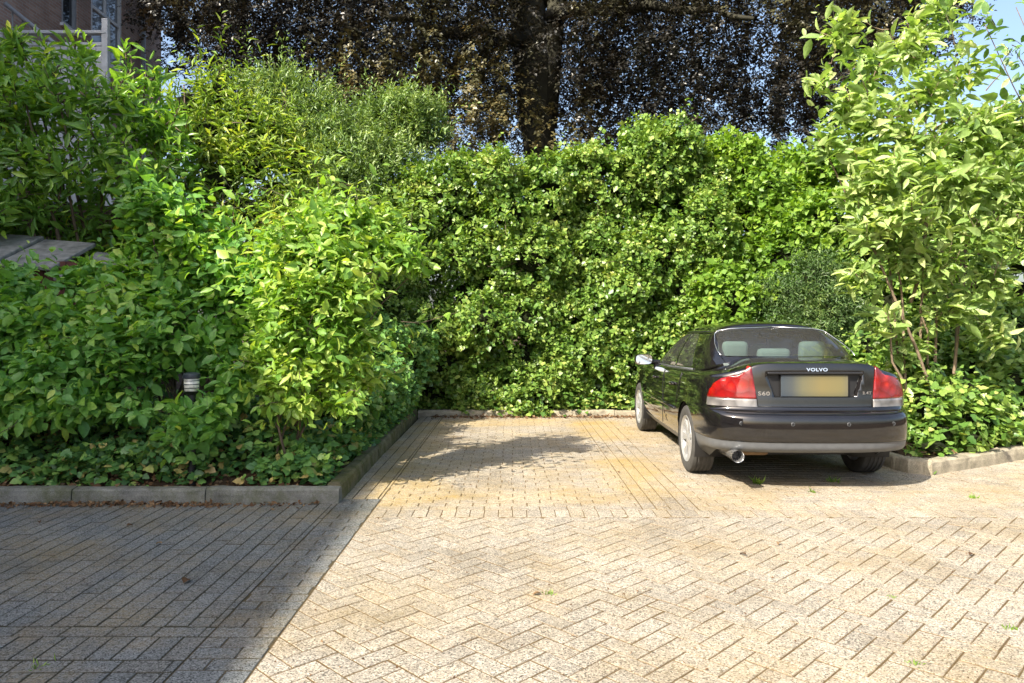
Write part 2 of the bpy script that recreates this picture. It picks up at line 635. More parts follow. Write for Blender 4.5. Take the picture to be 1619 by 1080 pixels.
M['seat'] = plain('seat_cloth', (0.15, 0.175, 0.17), 0.85, var=0.12)
M['cabin'] = plain('cabin_trim', (0.05, 0.052, 0.052), 0.8)
M['shelf'] = plain('parcel_shelf', (0.22, 0.26, 0.25), 0.85)
M['glass'] = glass_mat('car_glass', (0.68, 0.80, 0.75))
M['red_lens'] = lens_mat('red_lens', (0.23, 0.0035, 0.003), (0.48, 0.022, 0.008))
M['white_lens'] = lens_mat('white_lens', (0.17, 0.16, 0.155), (0.32, 0.30, 0.28))
M['plate'] = plate_mat()
M['lamp_glass'] = plain('lamp_glass', (0.62, 0.62, 0.54), 0.15, spec=0.7, var=0.4, vscale=25)
M['lamp_cap'] = plain('lamp_cap', (0.03, 0.038, 0.05), 0.35)
M['dead_leaf'] = leaf_mat('dead_leaf', [(0.0, (0.10, 0.055, 0.03)), (0.5, (0.20, 0.11, 0.055)), (1.0, (0.33, 0.22, 0.12))], 0.15, (1.2, 1, 0.6), 0.8, 0.2, 0.8)

M['ivy'] = leaf_mat('ivy_leaf', [(0.0, (0.035, 0.085, 0.018)), (0.4, (0.08, 0.15, 0.026)), (0.75, (0.165, 0.235, 0.048)), (1.0, (0.30, 0.31, 0.09))], 0.25, rough=0.36, gain=1.55)
M['ivy_ground'] = leaf_mat('ground_ivy_leaf', [(0.0, (0.028, 0.075, 0.026)), (0.55, (0.055, 0.125, 0.03)), (0.9, (0.11, 0.18, 0.04)), (1.0, (0.20, 0.15, 0.06))], 0.25, rough=0.42, gain=2.3, warm=1.06)
M['hedge_light'] = leaf_mat('light_hedge_leaf', [(0.0, (0.06, 0.13, 0.015)), (0.5, (0.11, 0.20, 0.025)), (1.0, (0.21, 0.29, 0.04))], 0.35, rough=0.5)
M['broad'] = leaf_mat('broad_leaf', [(0.0, (0.045, 0.115, 0.03)), (0.5, (0.075, 0.165, 0.035)), (0.85, (0.13, 0.22, 0.04)), (1.0, (0.22, 0.27, 0.06))], 0.38, rough=0.42, gain=2.3, warm=1.06)
M['broad_bright'] = leaf_mat('bright_leaf', [(0.0, (0.07, 0.15, 0.03)), (0.5, (0.13, 0.225, 0.035)), (1.0, (0.26, 0.31, 0.07))], 0.40, rough=0.40, gain=1.75)
M['laurel'] = leaf_mat('laurel_leaf', [(0.0, (0.05, 0.115, 0.022)), (0.6, (0.085, 0.17, 0.03)), (0.9, (0.15, 0.23, 0.03)), (1.0, (0.36, 0.40, 0.03))], 0.38, rough=0.28, spec=0.6, gain=2.2, warm=1.06)
M['willow'] = leaf_mat('narrow_leaf', [(0.0, (0.06, 0.12, 0.02)), (0.6, (0.13, 0.19, 0.035)), (1.0, (0.30, 0.31, 0.06))], 0.35, gain=1.9)
M['yew'] = leaf_mat('yew_needle', [(0.0, (0.055, 0.11, 0.03)), (0.6, (0.13, 0.20, 0.06)), (1.0, (0.27, 0.33, 0.11))], 0.25)
M['yew_dark'] = leaf_mat('dark_yew_needle', [(0.0, (0.03, 0.07, 0.02)), (0.6, (0.07, 0.13, 0.035)), (1.0, (0.16, 0.22, 0.06))], 0.22, gain=1.2)
M['beech'] = leaf_mat('copper_leaf', [(0.0, (0.010, 0.011, 0.009)), (0.5, (0.022, 0.019, 0.013)), (0.74, (0.040, 0.039, 0.020)), (0.90, (0.085, 0.082, 0.036)), (1.0, (0.17, 0.14, 0.055))], 0.22, (1.3, 1.0, 0.7), rough=0.38, spec=0.5, gain=1.1)
M['pale'] = leaf_mat('pale_leaf', [(0.0, (0.10, 0.185, 0.035)), (0.45, (0.22, 0.31, 0.095)), (0.8, (0.335, 0.41, 0.155)), (1.0, (0.47, 0.49, 0.23))], 0.38, (1.25, 1.35, 0.5), rough=0.45, gain=1.3)
M['corner'] = leaf_mat('corner_leaf', [(0.0, (0.05, 0.11, 0.04)), (1.0, (0.13, 0.22, 0.07))], 0.35, gain=1.7)
M['grass'] = leaf_mat('weed_blade', [(0.0, (0.07, 0.15, 0.02)), (1.0, (0.19, 0.28, 0.04))], 0.35)


# ------------------------------------------------------------------ leaves
# unit leaf: y along the leaf 0..1, x across -0.5..0.5, z lift
LEAF_BIG_V = np.array([(0, 0, 0), (-0.36, 0.22, 0.10), (0.36, 0.22, 0.10), (0, 0.28, 0.02), (-0.46, 0.52, 0.11), (0.46, 0.52, 0.11),
                       (0, 0.58, 0.0), (-0.24, 0.82, 0.02), (0.24, 0.82, 0.02), (0, 1.0, -0.14)], dtype=np.float32)
LEAF_BIG_F = np.array([(0, 3, 1), (0, 2, 3), (1, 3, 6), (1, 6, 4), (3, 2, 6), (2, 5, 6), (4, 6, 7), (6, 5, 8), (7, 6, 9), (6, 8, 9)], dtype=np.int32)
LEAF_SM_V = np.array([(0, 0, 0), (-0.5, 0.42, 0.14), (0, 1.0, -0.06), (0.5, 0.42, 0.14)], dtype=np.float32)
LEAF_SM_F = np.array([(0, 3, 2), (0, 2, 1)], dtype=np.int32)
_lobe = [(0, 0), (0.30, 0.06), (0.50, 0.30), (0.30, 0.45), (0.34, 0.62), (0.0, 1.0), (-0.34, 0.62), (-0.30, 0.45), (-0.50, 0.30), (-0.30, 0.06)]
LEAF_IVY_V = np.array([(x, y, 0.16 * abs(x) - 0.08 * y * y) for x, y in _lobe] + [(0, 0.4, 0)], dtype=np.float32)
LEAF_IVY_F = np.array([(i, (i + 1) % 10, 10) for i in range(10)], dtype=np.int32)


def leaves_mesh(name, L, tv, tf, idx=None):
    P, A, Nn, ln, wd, ti = (L[k] if idx is None else L[k][idx] for k in ('P', 'A', 'N', 'L', 'W', 't'))
    S = np.cross(A, Nn)
    n, k = len(P), len(tv)
    V = (P[:, None, :] + S[:, None, :] * (tv[None, :, 0:1] * wd[:, None, None]) + A[:, None, :] * (tv[None, :, 1:2] * ln[:, None, None])
         + Nn[:, None, :] * (tv[None, :, 2:3] * ln[:, None, None] * 0.8)).reshape(-1, 3)
    F = (tf[None, :, :] + (np.arange(n) * k)[:, None, None]).reshape(-1, tf.shape[1])
    return np_mesh(name, V, F, False, {'tint': np.repeat(1.0 + np.clip(ti, 0, 0.999), k)})


def unit_leaf(name, tv, tf, mat):
    me = np_mesh(name, tv, tf, False)
    me.materials.append(mat)
    return me


def blobs_px(lst):
    """(px, py, depth, rx, ry, rz[, weight])"""
    out = []
    for b in lst:
        p = at(b[0], b[1], b[2])
        out.append((*p, b[3], b[4], b[5], b[6] if len(b) > 6 else b[3] * b[5]))
    return np.array(out)


def foliage(rg, blobs, n, lpt, tl, L, W, up=0.35, droop=0.15, shell=(0.62, 1.05), gap=0.25, nscale=1.0, spread=1.0,
            upface=0.6, rnd=0.55, back=0.5, var=0.28, tclump=0.5, rag=0.0, ragp=0.3, cav=None):
    w = blobs[:, 6] / blobs[:, 6].sum()
    bi = rg.choice(len(blobs), n, p=w)
    d = nrm(rg.normal(size=(n, 3)))
    keep = ~((d[:, 1] > 0.35) & (rg.random(n) < back)) & ~((d[:, 2] < -0.5) & (rg.random(n) < 0.55))
    bi, d = bi[keep], d[keep]
    c, Rr = blobs[bi, :3], blobs[bi, 3:6]
    r = shell[0] + (shell[1] - shell[0]) * rg.random(len(d)) ** 0.55
    lump = 1 + 0.16 * pnoise((c + d * Rr) * 2.3 * nscale)
    T = c + d * Rr * (r * lump)[:, None]
    # drop those deep inside another blob
    ok = np.ones(len(T), bool)
    for j in range(len(blobs)):
        q = ((T - blobs[j, :3]) / blobs[j, 3:6])
        ok &= (q * q).sum(1) > 0.30
    nz = pnoise(T * 1.7 * nscale + 5.0)
    ok &= (nz + rg.normal(size=len(T)) * 0.25) > (-1.0 + gap * 1.6)
    for (cc, cr, cp) in (cav or []):
        q = ((T - np.array(cc)) / np.array(cr))
        ok &= ~(((q * q).sum(1) < 1) & (rg.random(len(T)) < cp))
    T, d, Rr, nz, bi = T[ok], d[ok], Rr[ok], nz[ok], bi[ok]
    n = len(T)
    D = nrm(nrm(d / Rr) + np.array([0, 0, up]) + rg.normal(size=(n, 3)) * 0.35)
    ext = rag * rg.exponential(size=n).clip(0, 3) * (rg.random(n) < ragp)
    T = T + D * ext[:, None]
    tli = tl + ext * 0.75
    ref = np.where(np.abs(D[:, 2:3]) > 0.9, np.array([[1.0, 0, 0]]), np.array([[0, 0, 1.0]]))
    e1 = nrm(np.cross(D, ref))
    e2 = np.cross(D, e1)
    out = {k: [] for k in 'PANLWt'}
    rad = []
    tw_t = rg.random(n)
    for i in range(lpt):
        u = (i + rg.random(n)) / lpt
        phi = i * 2.4 + rg.random(n) * 0.9 + tw_t * 6.28
        S = e1 * np.cos(phi)[:, None] + e2 * np.sin(phi)[:, None]
        A = nrm(D * (0.25 + 0.6 * u[:, None]) + S * spread + np.array([0, 0, -droop]) + rg.normal(size=(n, 3)) * 0.25)
        P = T - D * (tli * (1 - u))[:, None] + S * 0.01
        Nn = nrm(np.array([0, 0, upface]) + nrm(d) * 0.45 + D * 0.25 + rg.normal(size=(n, 3)) * rnd)
        Nn = nrm(Nn - A * (Nn * A).sum(1, keepdims=True))
        sz = 1 + var * rg.normal(size=n).clip(-1.6, 1.6)
        sz *= 0.75 + 0.35 * np.sin(math.pi * np.clip(u * 0.9 + 0.1, 0, 1))
        out['P'].append(P); out['A'].append(A); out['N'].append(Nn)
        out['L'].append(L * sz); out['W'].append(W * sz * (1 + 0.12 * rg.normal(size=n)))
        out['t'].append((rg.random(n) * (1 - tclump) + tclump * (0.5 + 0.35 * nz) + 0.22 * (u - 0.5)).clip(0, 1))
    res = {k: np.concatenate(v) for k, v in out.items()}
    res['T'], res['D'], res['bi'] = T, D, bi
    return res


def pick_show(L, n=300):
    """indices of the leaves that show largest and stand clear in front"""
    P = L['P']
    d = np.linalg.norm(P - np.array([0, 0, CAM_H]), axis=1)
    px = 809.5 + P[:, 0] / P[:, 1] * F_PX
    py = 513 - (P[:, 2] - CAM_H) / P[:, 1] * F_PX
    vis = (px > 0) & (px < 1619) & (py > 0) & (py < 1080)
    cell = (np.floor(px / 14).astype(int) * 1000 + np.floor(py / 14).astype(int))
    order = np.argsort(d)
    best, got = [], set()
    size = L['L'] / d * np.abs((L['N'] * nrm(P - np.array([0, 0, CAM_H]))).sum(1)).clip(0.2, 1)
    for i in order:
        if not vis[i] or cell[i] in got:
            continue
        got.add(cell[i])
        best.append(i)
    best = np.array(best, dtype=int)
    best = best[np.argsort(-size[best])][:n]
    rest = np.ones(len(P), bool)
    rest[best] = False
    return best, np.nonzero(rest)[0]


def leaf_objects(L, idx, me, parent):
    pw = parent.matrix_basis.inverted()
    for i in idx:
        A, Nn = Vector(L['A'][i]), Vector(L['N'][i])
        S = A.cross(Nn)
        ln, wd = float(L['L'][i]), float(L['W'][i])
        m = Matrix.Identity(4)
        for r_ in range(3):
            m[r_][0] = S[r_] * wd
            m[r_][1] = A[r_] * ln
            m[r_][2] = Nn[r_] * ln * 0.8
            m[r_][3] = float(L['P'][i][r_])
        o = bpy.data.objects.new('leaf', me)
        o.parent = parent
        o.matrix_basis = pw @ m
        COL.objects.link(o)


def put_world(o, parent):
    o.parent = parent
    o.matrix_parent_inverse = Matrix.Identity(4)
    o.matrix_basis = parent.matrix_basis.inverted()
    return o


def curve_pts(a, b, sag=(0, 0, 0), n=6, jit=0.0, rg=rng):
    a, b, s = np.array(a, float), np.array(b, float), np.array(sag, float)
    pts = []
    for i in range(n + 1):
        t = i / n
        p = a * (1 - t) + b * t + s * 4 * t * (1 - t)
        if 0 < i < n and jit:
            p = p + rg.normal(size=3) * jit
        pts.append(tuple(p))
    return pts


def plant(name, label, cat, base, blobs, n, lpt, tl, L, W, mat, group=None, stems=6, stem_r=0.018, bark='bark', shape='sm', singles=0,
          inner=0.0, seed=1, twigs=0, stem_base=0.15, stem_back=0.0, extra=None, **kw):
    rg = np.random.default_rng(seed)
    root = empty(name, tuple(base))
    tag(root, label, cat, group)
    tv, tf = {'sm': (LEAF_SM_V, LEAF_SM_F), 'big': (LEAF_BIG_V, LEAF_BIG_F), 'ivy': (LEAF_IVY_V, LEAF_IVY_F)}[shape]
    fl = foliage(rg, blobs, n, lpt, tl, L, W, **kw)
    if extra:
        for k in 'PANLWt':
            fl[k] = np.concatenate([fl[k], extra[k]])
    if singles:
        best, rest = pick_show(fl, singles)
        leaf_objects(fl, best, unit_leaf('leaf', tv, tf, mat), root)
        me = leaves_mesh('foliage', fl, tv, tf, rest)
    else:
        me = leaves_mesh('foliage', fl, tv, tf)
    me.materials.append(mat)
    fo = put_world(link('foliage', me), root)
    fo['kind'] = 'stuff'
    # stems and twigs
    mb = MB()
    order = rg.permutation(len(blobs))
    for k in range(stems):
        b = blobs[order[k % len(blobs)]]
        a = np.array(base) + np.array([rg.normal() * stem_base, rg.normal() * stem_base * (0.2 if stem_back else 0.6) + stem_back, -0.05])
        e = b[:3] + rg.normal(size=3) * b[3:6] * 0.3
        sag = (rg.normal() * 0.08, rg.normal() * 0.08, 0.12)
        pts = curve_pts(a, e, sag, 7, 0.02, rg)
        mb.tube(pts, [stem_r * (1 - 0.72 * i / 7) for i in range(8)], 6)
    if len(mb.V):
        so = put_world(mb.build('stems', M[bark]), root)
    if twigs:
        mt = MB()
        sel = rg.choice(len(fl['T']), min(twigs, len(fl['T'])), replace=False)
        for i in sel:
            T, D = fl['T'][i], fl['D'][i]
            c = blobs[fl['bi'][i], :3]
            s = T * 0.45 + c * 0.55
            mt.tube([s, (s + T) / 2 - D * tl * 0.3 + rg.normal(size=3) * 0.02, T - D * tl * 0.5, T], [stem_r * 0.33, stem_r * 0.26, stem_r * 0.2, stem_r * 0.1], 4, False)
        put_world(mt.build('twigs', M[bark]), root)['kind'] = 'stuff'
    if inner > 0:  # solid dark core: painted inner shade that also stops see-through gaps
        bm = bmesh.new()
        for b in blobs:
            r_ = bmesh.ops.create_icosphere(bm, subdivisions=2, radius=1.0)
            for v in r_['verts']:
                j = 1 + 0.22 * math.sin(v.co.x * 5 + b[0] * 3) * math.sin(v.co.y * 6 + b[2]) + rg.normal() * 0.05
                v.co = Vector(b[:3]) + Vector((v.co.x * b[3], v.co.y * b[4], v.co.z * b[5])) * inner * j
        mi = bpy.data.meshes.new('shade_core')
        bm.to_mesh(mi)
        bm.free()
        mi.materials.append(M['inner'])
        io = put_world(link('shade_core', mi), root)
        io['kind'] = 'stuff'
    return root, fl


# ------------------------------------------------------------------ ground and paving
def sheet(name, x0, x1, y0, y1, z, mat, parent=None, kind='structure'):
    me = py_mesh(name, [(x0, y0, z), (x1, y0, z), (x1, y1, z), (x0, y1, z)], [(0, 1, 2, 3)])
    o = link(name, me, parent, mat)
    if kind:
        o['kind'] = kind
    return o


sheet('ground', -400, 400, -300, 900, -0.09, M['soil'])

BW, BL, JT = 0.106, 0.212, 0.0058


def clip_poly(poly, x0, x1, y0, y1):
    def cl(pl, f, g):
        out = []
        for i in range(len(pl)):
            a, b = pl[i - 1], pl[i]
            fa, fb = f(a), f(b)
            if (fa >= 0) != (fb >= 0):
                t = fa / (fa - fb)
                out.append((a[0] + (b[0] - a[0]) * t, a[1] + (b[1] - a[1]) * t))
            if fb >= 0:
                out.append(b)
        return out
    for f in (lambda p: p[0] - x0, lambda p: x1 - p[0], lambda p: p[1] - y0, lambda p: y1 - p[1]):
        if not poly:
            return poly
        poly = cl(poly, f, None)
    return poly


def rect(cx, cy, l, w, a):
    c, s = math.cos(a), math.sin(a)
    return [(cx + dx * c - dy * s, cy + dx * s + dy * c) for dx, dy in ((-l / 2, -w / 2), (l / 2, -w / 2), (l / 2, w / 2), (-l / 2, w / 2))]


def brick_geo(poly, h=0.0, tilt=(0, 0)):
    """a paver from its outline: side walls, a worn chamfer, a flat top"""
    cx = sum(p[0] for p in poly) / len(poly)
    cy = sum(p[1] for p in poly) / len(poly)
    n = len(poly)
    V = []
    for inset, z in ((0, -0.05), (0, -0.0042), (0.0046, 0.0)):
        for x, y in poly:
            dx, dy = cx - x, cy - y
            d = math.hypot(dx, dy) + 1e-9
            k = inset * 1.3 / d
            px, py = x + dx * k, y + dy * k
            V.append((px, py, z + h + tilt[0] * (px - cx) + tilt[1] * (py - cy)))
    F = []
    for l in range(2):
        for i in range(n):
            j = (i + 1) % n
            F.append((l * n + i, l * n + j, (l + 1) * n + j, (l + 1) * n + i))
    F.append(tuple(2 * n + i for i in range(n)))
    return V, F


def lay(name, bricks, region, mat, jmat, nobj=300, zj=-0.0032, wear=0.0009, jt=JT):
    """bricks: (cx, cy, length, width, angle). The 300 that show largest are single pavers, the others one joined part."""
    x0, x1, y0, y1 = region
    base = sheet(name, x0, x1, y0, y1, zj, M[jmat])
    rg = np.random.default_rng(abs(hash(name)) % 1000 if False else len(name) * 7)
    full, cut = [], []
    for b in bricks:
        cx, cy, l, w, a = b
        pl = rect(cx, cy, l - jt * 0.6, w - jt, a)
        pc = clip_poly(pl, x0 + 0.003, x1 - 0.003, y0 + 0.003, y1 - 0.003)
        if len(pc) < 3:
            continue
        area = abs(sum(pc[i - 1][0] * pc[i][1] - pc[i][0] * pc[i - 1][1] for i in range(len(pc)))) / 2
        if area < 0.0012:
            continue
        if area > 0.995 * (l - jt * 0.6) * (w - jt):
            full.append((b, pl))
        else:
            cut.append((b, pc))

    def show(b):
        cx, cy = b[0][0], b[0][1]
        px = 809.5 + cx / max(cy, 0.5) * F_PX
        py = 513 + CAM_H / max(cy, 0.5) * F_PX
        return -(1 if -40 < px < 1660 and py < 1110 else 0) * 10 + cy
    full.sort(key=show)
    shared = {}
    for (b, pl) in full[:nobj]:
        cx, cy, l, w, a = b
        key = (round(l, 3), round(w, 3))
        if key not in shared:
            V, F = brick_geo(rect(0, 0, l - jt * 0.6, w - jt, 0))
            me = py_mesh('brick', V, F)
            ea = me.attributes.new('edge', 'FLOAT', 'POINT')
            ea.data.foreach_set('value', np.array([1.0] * 8 + [0.0] * 4, dtype=np.float32))
            me.materials.append(M[mat])
            shared[key] = me
        o = bpy.data.objects.new('brick', shared[key])
        o.parent = base
        o.location = (cx + rg.normal() * 0.0008, cy + rg.normal() * 0.0008, rg.normal() * wear)
        o.rotation_euler = (rg.normal() * 0.003, rg.normal() * 0.003, a + rg.normal() * 0.008)
        COL.objects.link(o)
    V, F, T, E = [], [], [], []
    for (b, pl) in full[nobj:] + cut:
        v, f = brick_geo(pl, rg.normal() * wear, (rg.normal() * 0.003, rg.normal() * 0.003))
        k = len(V)
        V += v
        F += [tuple(i + k for i in q) for q in f]
        T += [1.0 + min(0.999, rg.random())] * len(v)
        E += [1.0] * (2 * len(v) // 3) + [0.0] * (len(v) // 3)
    if V:
        me = py_mesh('brick_rest', V, F)
        a = me.attributes.new('tint', 'FLOAT', 'POINT')
        a.data.foreach_set('value', np.array(T, dtype=np.float32))
        a = me.attributes.new('edge', 'FLOAT', 'POINT')
        a.data.foreach_set('value', np.array(E, dtype=np.float32))
        o = link('brick_rest', me, base, M[mat])
        o['kind'] = 'stuff'
    return base


def rows_y(x0, x1, y0, y1, half=True):
    """stretcher bond running along Y"""
    out = []
    i = 0
    x = x0 + BW / 2
    while x < x1 + BW / 2:
        y = y0 + (0 if i % 2 == 0 else -BL / 2) + BL / 2 + random.uniform(-0.012, 0.012)
        while y < y1 + BL / 2:
            out.append((x, y, BL, BW, math.pi / 2))
            y += BL
        x += BW
        i += 1
    return out


def rows_x(x0, x1, y0, y1):
    out = []
    i = 0
    y = y0 + BW / 2
    while y < y1 + BW / 2:
        x = x0 + (0 if i % 2 == 0 else -BL / 2) + BL / 2 + random.uniform(-0.012, 0.012)
        while x < x1 + BL / 2:
            out.append((x, y, BL, BW, 0))
            x += BL
        y += BW
        i += 1
    return out


def herringbone(x0, x1, y0, y1):
    out = []
    c = math.sqrt(0.5)
    K = int((abs(x1) + abs(x0) + abs(y1) + abs(y0)) / BW) + 4
    for i in range(-K, K):
        for j in range(-K, K):
            d = (i - j) % 4
            if d == 0:
                u, v, a = (i + 1) * BW, (j + 0.5) * BW, 0
            elif d == 3:
                u, v, a = (i + 0.5) * BW, (j + 1) * BW, math.pi / 2
            else:
                continue
            x, y = (u - v) * c, (u + v) * c
            if x0 - 0.2 < x < x1 + 0.2 and y0 - 0.2 < y < y1 + 0.2:
                out.append((x, y, BL, BW, a + math.pi / 4))
    return out


XA, XB = -1.375, -1.055           # border strip between the shaded bay and the lane
Y_BAY = 5.56
lay('driveway', herringbone(XB, 9.5, 1.6, 5.35), (XB, 9.5, 1.6, 5.35), 'lane_brick', 'joint')
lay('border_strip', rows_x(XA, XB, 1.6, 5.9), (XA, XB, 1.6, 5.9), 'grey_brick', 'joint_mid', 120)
lay('soldier_course', [(XB + BW / 2 + k * BW, 5.455, 0.21, BW, math.pi / 2) for k in range(100)], (XB, 9.5, 5.35, Y_BAY), 'bay_brick', 'joint', 60, jt=0.0032)
lay('parking_bay', rows_x(XB, 1.0, Y_BAY, 11.2), (XB, 1.0, Y_BAY, 11.2), 'bay_brick', 'joint', 240, jt=0.0045)
lay('bay_edge', rows_y(-1.4, XB, 5.9, 11.2), (-1.4, XB, 5.9, 11.2), 'bay_brick', 'joint_dark', 40)
lay('bay_divider', rows_y(1.0, 1.424, Y_BAY, 11.2), (1.0, 1.424, Y_BAY, 11.2), 'bay_brick', 'joint', 60)
lay('car_bay', rows_x(1.424, 9.5, Y_BAY, 11.2), (1.424, 9.5, Y_BAY, 11.2), 'bay_brick', 'joint', 200, jt=0.0045)
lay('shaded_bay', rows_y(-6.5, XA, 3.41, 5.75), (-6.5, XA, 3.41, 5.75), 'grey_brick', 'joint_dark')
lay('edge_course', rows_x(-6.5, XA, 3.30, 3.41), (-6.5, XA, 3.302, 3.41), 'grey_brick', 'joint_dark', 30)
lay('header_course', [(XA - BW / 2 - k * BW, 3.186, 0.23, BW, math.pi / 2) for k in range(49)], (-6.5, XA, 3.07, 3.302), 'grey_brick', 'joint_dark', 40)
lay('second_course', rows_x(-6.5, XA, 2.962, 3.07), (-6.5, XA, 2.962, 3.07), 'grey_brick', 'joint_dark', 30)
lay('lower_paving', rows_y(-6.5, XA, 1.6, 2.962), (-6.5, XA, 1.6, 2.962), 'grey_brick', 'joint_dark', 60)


# ------------------------------------------------------------------ kerbs
def kerb(name, pts, width, height, mat, parent_label=None, lens=1.0, seed=0, z0=-0.08):
    """row of kerb stones on the bed side (left of the run) of a line of points; each stone a piece of its own"""
    rg = random.Random(seed)
    root = empty(name, (pts[0][0], pts[0][1], 0))
    tag(root, kind='structure')
    stones = []
    for (ax, ay), (bx, by) in zip(pts[:-1], pts[1:]):
        L_ = math.hypot(bx - ax, by - ay)
        n = max(1, round(L_ / lens))
        for k in range(n):
            stones.append(((ax + (bx - ax) * k / n, ay + (by - ay) * k / n), (ax + (bx - ax) * (k + 1) / n, ay + (by - ay) * (k + 1) / n)))
    for (a, b) in stones:
        L_ = math.hypot(b[0] - a[0], b[1] - a[1])
        ang = math.atan2(b[1] - a[1], b[0] - a[0])
        prof = [(0, z0), (0.004, height * 0.55), (0.010, height * 0.86), (0.028, height), (width - 0.01, height + 0.002), (width, height - 0.012), (width, z0)]
        nseg = 11
        V, F = [], []
        for s in range(nseg + 1):
            x = 0.004 + (L_ - 0.008) * s / nseg
            for (y, z) in prof:
                j = rg.uniform(-0.004, 0.004) if z > 0 else 0
                V.append((x, y + j, z + j * (0.8 if z > 0 else 0)))
        m = len(prof)
        for s in range(nseg):
            for i in range(m - 1):
                F.append((s * m + i, (s + 1) * m + i, (s + 1) * m + i + 1, s * m + i + 1))
        F.append(tuple(range(m)))
        F.append(tuple(nseg * m + i for i in range(m - 1, -1, -1)))
        me = py_mesh('kerb_stone', V, F)
        bm = bmesh.new(); bm.from_mesh(me); bmesh.ops.recalc_face_normals(bm, faces=bm.faces); bm.to_mesh(me); bm.free()
        o = link('kerb_stone', me, root, M[mat])
        o.location = (a[0] - pts[0][0], a[1] - pts[0][1], rg.uniform(-0.006, 0.006))
        o.rotation_euler = (0, 0, ang)
    return root


kerb('front_kerb', [(-6.63, 5.745), (-1.36, 5.745)], 0.11, 0.112, 'kerb_grey', seed=1)
kerb('side_kerb', [(-1.36, 5.86), (-1.45, 11.2)], 0.12, 0.135, 'kerb_moss', seed=2, lens=0.9)
kerb('back_kerb', [(-1.45, 11.22), (4.6, 11.22)], 0.12, 0.085, 'kerb_sun', seed=3)
kerb('right_kerb', [(3.93, 6.83), (4.85, 7.33), (5.75, 7.88), (7.5, 8.95), (9.2, 10.0), (11.6, 11.45)], 0.13, 0.13, 'kerb_sun', seed=4)
kerb('inner_kerb', [(3.72, 8.0), (3.70, 7.12), (3.75, 6.93), (3.93, 6.83)], 0.13, 0.13, 'kerb_sun', seed=5)
kerb('inner_back_kerb', [(3.80, 11.2), (3.72, 8.0)], 0.13, 0.13, 'kerb_sun', seed=6)


def terrain(name, x0, x1, y0, y1, fz, mat, step=0.12, inside=None):
    xs = np.arange(x0, x1 + 1e-6, step)
    ys = np.arange(y0, y1 + 1e-6, step)
    X, Y = np.meshgrid(xs, ys)
    Z = fz(X, Y)
    V = np.stack([X.ravel(), Y.ravel(), Z.ravel()], 1)
    nx, ny = len(xs), len(ys)
    F = []
    for j in range(ny - 1):
        for i in range(nx - 1):
            if inside is None or inside(xs[i] + step / 2, ys[j] + step / 2):
                F.append((j * nx + i, j * nx + i + 1, (j + 1) * nx + i + 1, (j + 1) * nx + i))
    me = np_mesh(name, V, np.array(F), True)
    o = link(name, me, None, M[mat])
    o['kind'] = 'structure'
    return o


def left_z(X, Y):
    e = np.minimum((Y - 5.82) / 1.0, (-1.46 - X) / 0.9).clip(0, 1)
    b = 0.075 + 0.33 * (e * e * (3 - 2 * e))
    return b + 0.02 * np.sin(X * 7 + Y * 3) * e + 0.015 * np.sin(Y * 9 - X * 5) * e


terrain('flower_bed', -8.6, -1.46, 5.83, 18.5, left_z, 'soil')
terrain('hedge_bed', -1.40, 7.4, 11.34, 16.0, lambda X, Y: 0.05 + 0.05 * np.sin(X * 3) * np.sin(Y * 4), 'soil', 0.2)


def right_in(x, y):
    if y < 7.0 and x < 4.3:
        return False
    return x > 3.84 and (y - 6.83) > (x - 3.93) * 0.585 + 0.16 and y < 14.0


terrain('right_bed', 3.8, 12.0, 6.9, 14.0, lambda X, Y: 0.10 + 0.12 * np.clip((Y - 6.9 - (X - 3.93) * 0.58) / 1.2, 0, 1) + 0.02 * np.sin(X * 6) * np.sin(Y * 5), 'soil', 0.1, right_in)


# ------------------------------------------------------------------ brick house along the left side
H_ROT = R(1.2)
HX, HY = -9.6, 9.0
house = empty('brick_house', (HX, HY, 0), H_ROT)
tag(house, 'brown brick house with tall white sash window above the laurels', 'house')
HE = 10.5           # eaves of the rear block
HW, YW = 9.55, 3.0  # unseen front wing, added lower so sun reaches the laurels; where it ends
Y0, Y1 = -26.0, 11.5      # local extent along the side wall
wins = [(7.95, 9.36, 7.7, 10.0, 'tall'), (6.8, 7.4, 7.93, 9.6, 'small'), (1.2, 2.2, 1.0, 3.0, 'tall'), (1.2, 2.2, 5.6, 8.2, 'tall'),
        (-3.0, -1.9, 1.0, 3.0, 'tall'), (-3.0, -1.9, 5.6, 8.2, 'tall'), (-7.5, -6.4, 1.0, 3.0, 'tall'), (-7.5, -6.4, 5.6, 8.2, 'tall')]
# side wall with real openings
ys = sorted({Y0, YW, Y1, *[w[0] for w in wins], *[w[1] for w in wins]})
zs = sorted({-0.1, HW, HE, *[w[2] for w in wins], *[w[3] for w in wins]})
mb = MB()
for i in range(len(ys) - 1):
    for j in range(len(zs) - 1):
        yc, zc = (ys[i] + ys[i + 1]) / 2, (zs[j] + zs[j + 1]) / 2
        if yc < YW and zc > HW:
            continue
        if any(w[0] < yc < w[1] and w[2] < zc < w[3] for w in wins):
            continue
        mb.add([(0, ys[i], zs[j]), (0, ys[i + 1], zs[j]), (0, ys[i + 1], zs[j + 1]), (0, ys[i], zs[j + 1])], [(0, 1, 2, 3)])
for (a, b, c, d, k) in wins:   # reveals
    mb.add([(0, a, c), (0, b, c), (0, b, d), (0, a, d), (-0.16, a, c), (-0.16, b, c), (-0.16, b, d), (-0.16, a, d)],
           [(0, 1, 5, 4), (1, 2, 6, 5), (2, 3, 7, 6), (3, 0, 4, 7)])
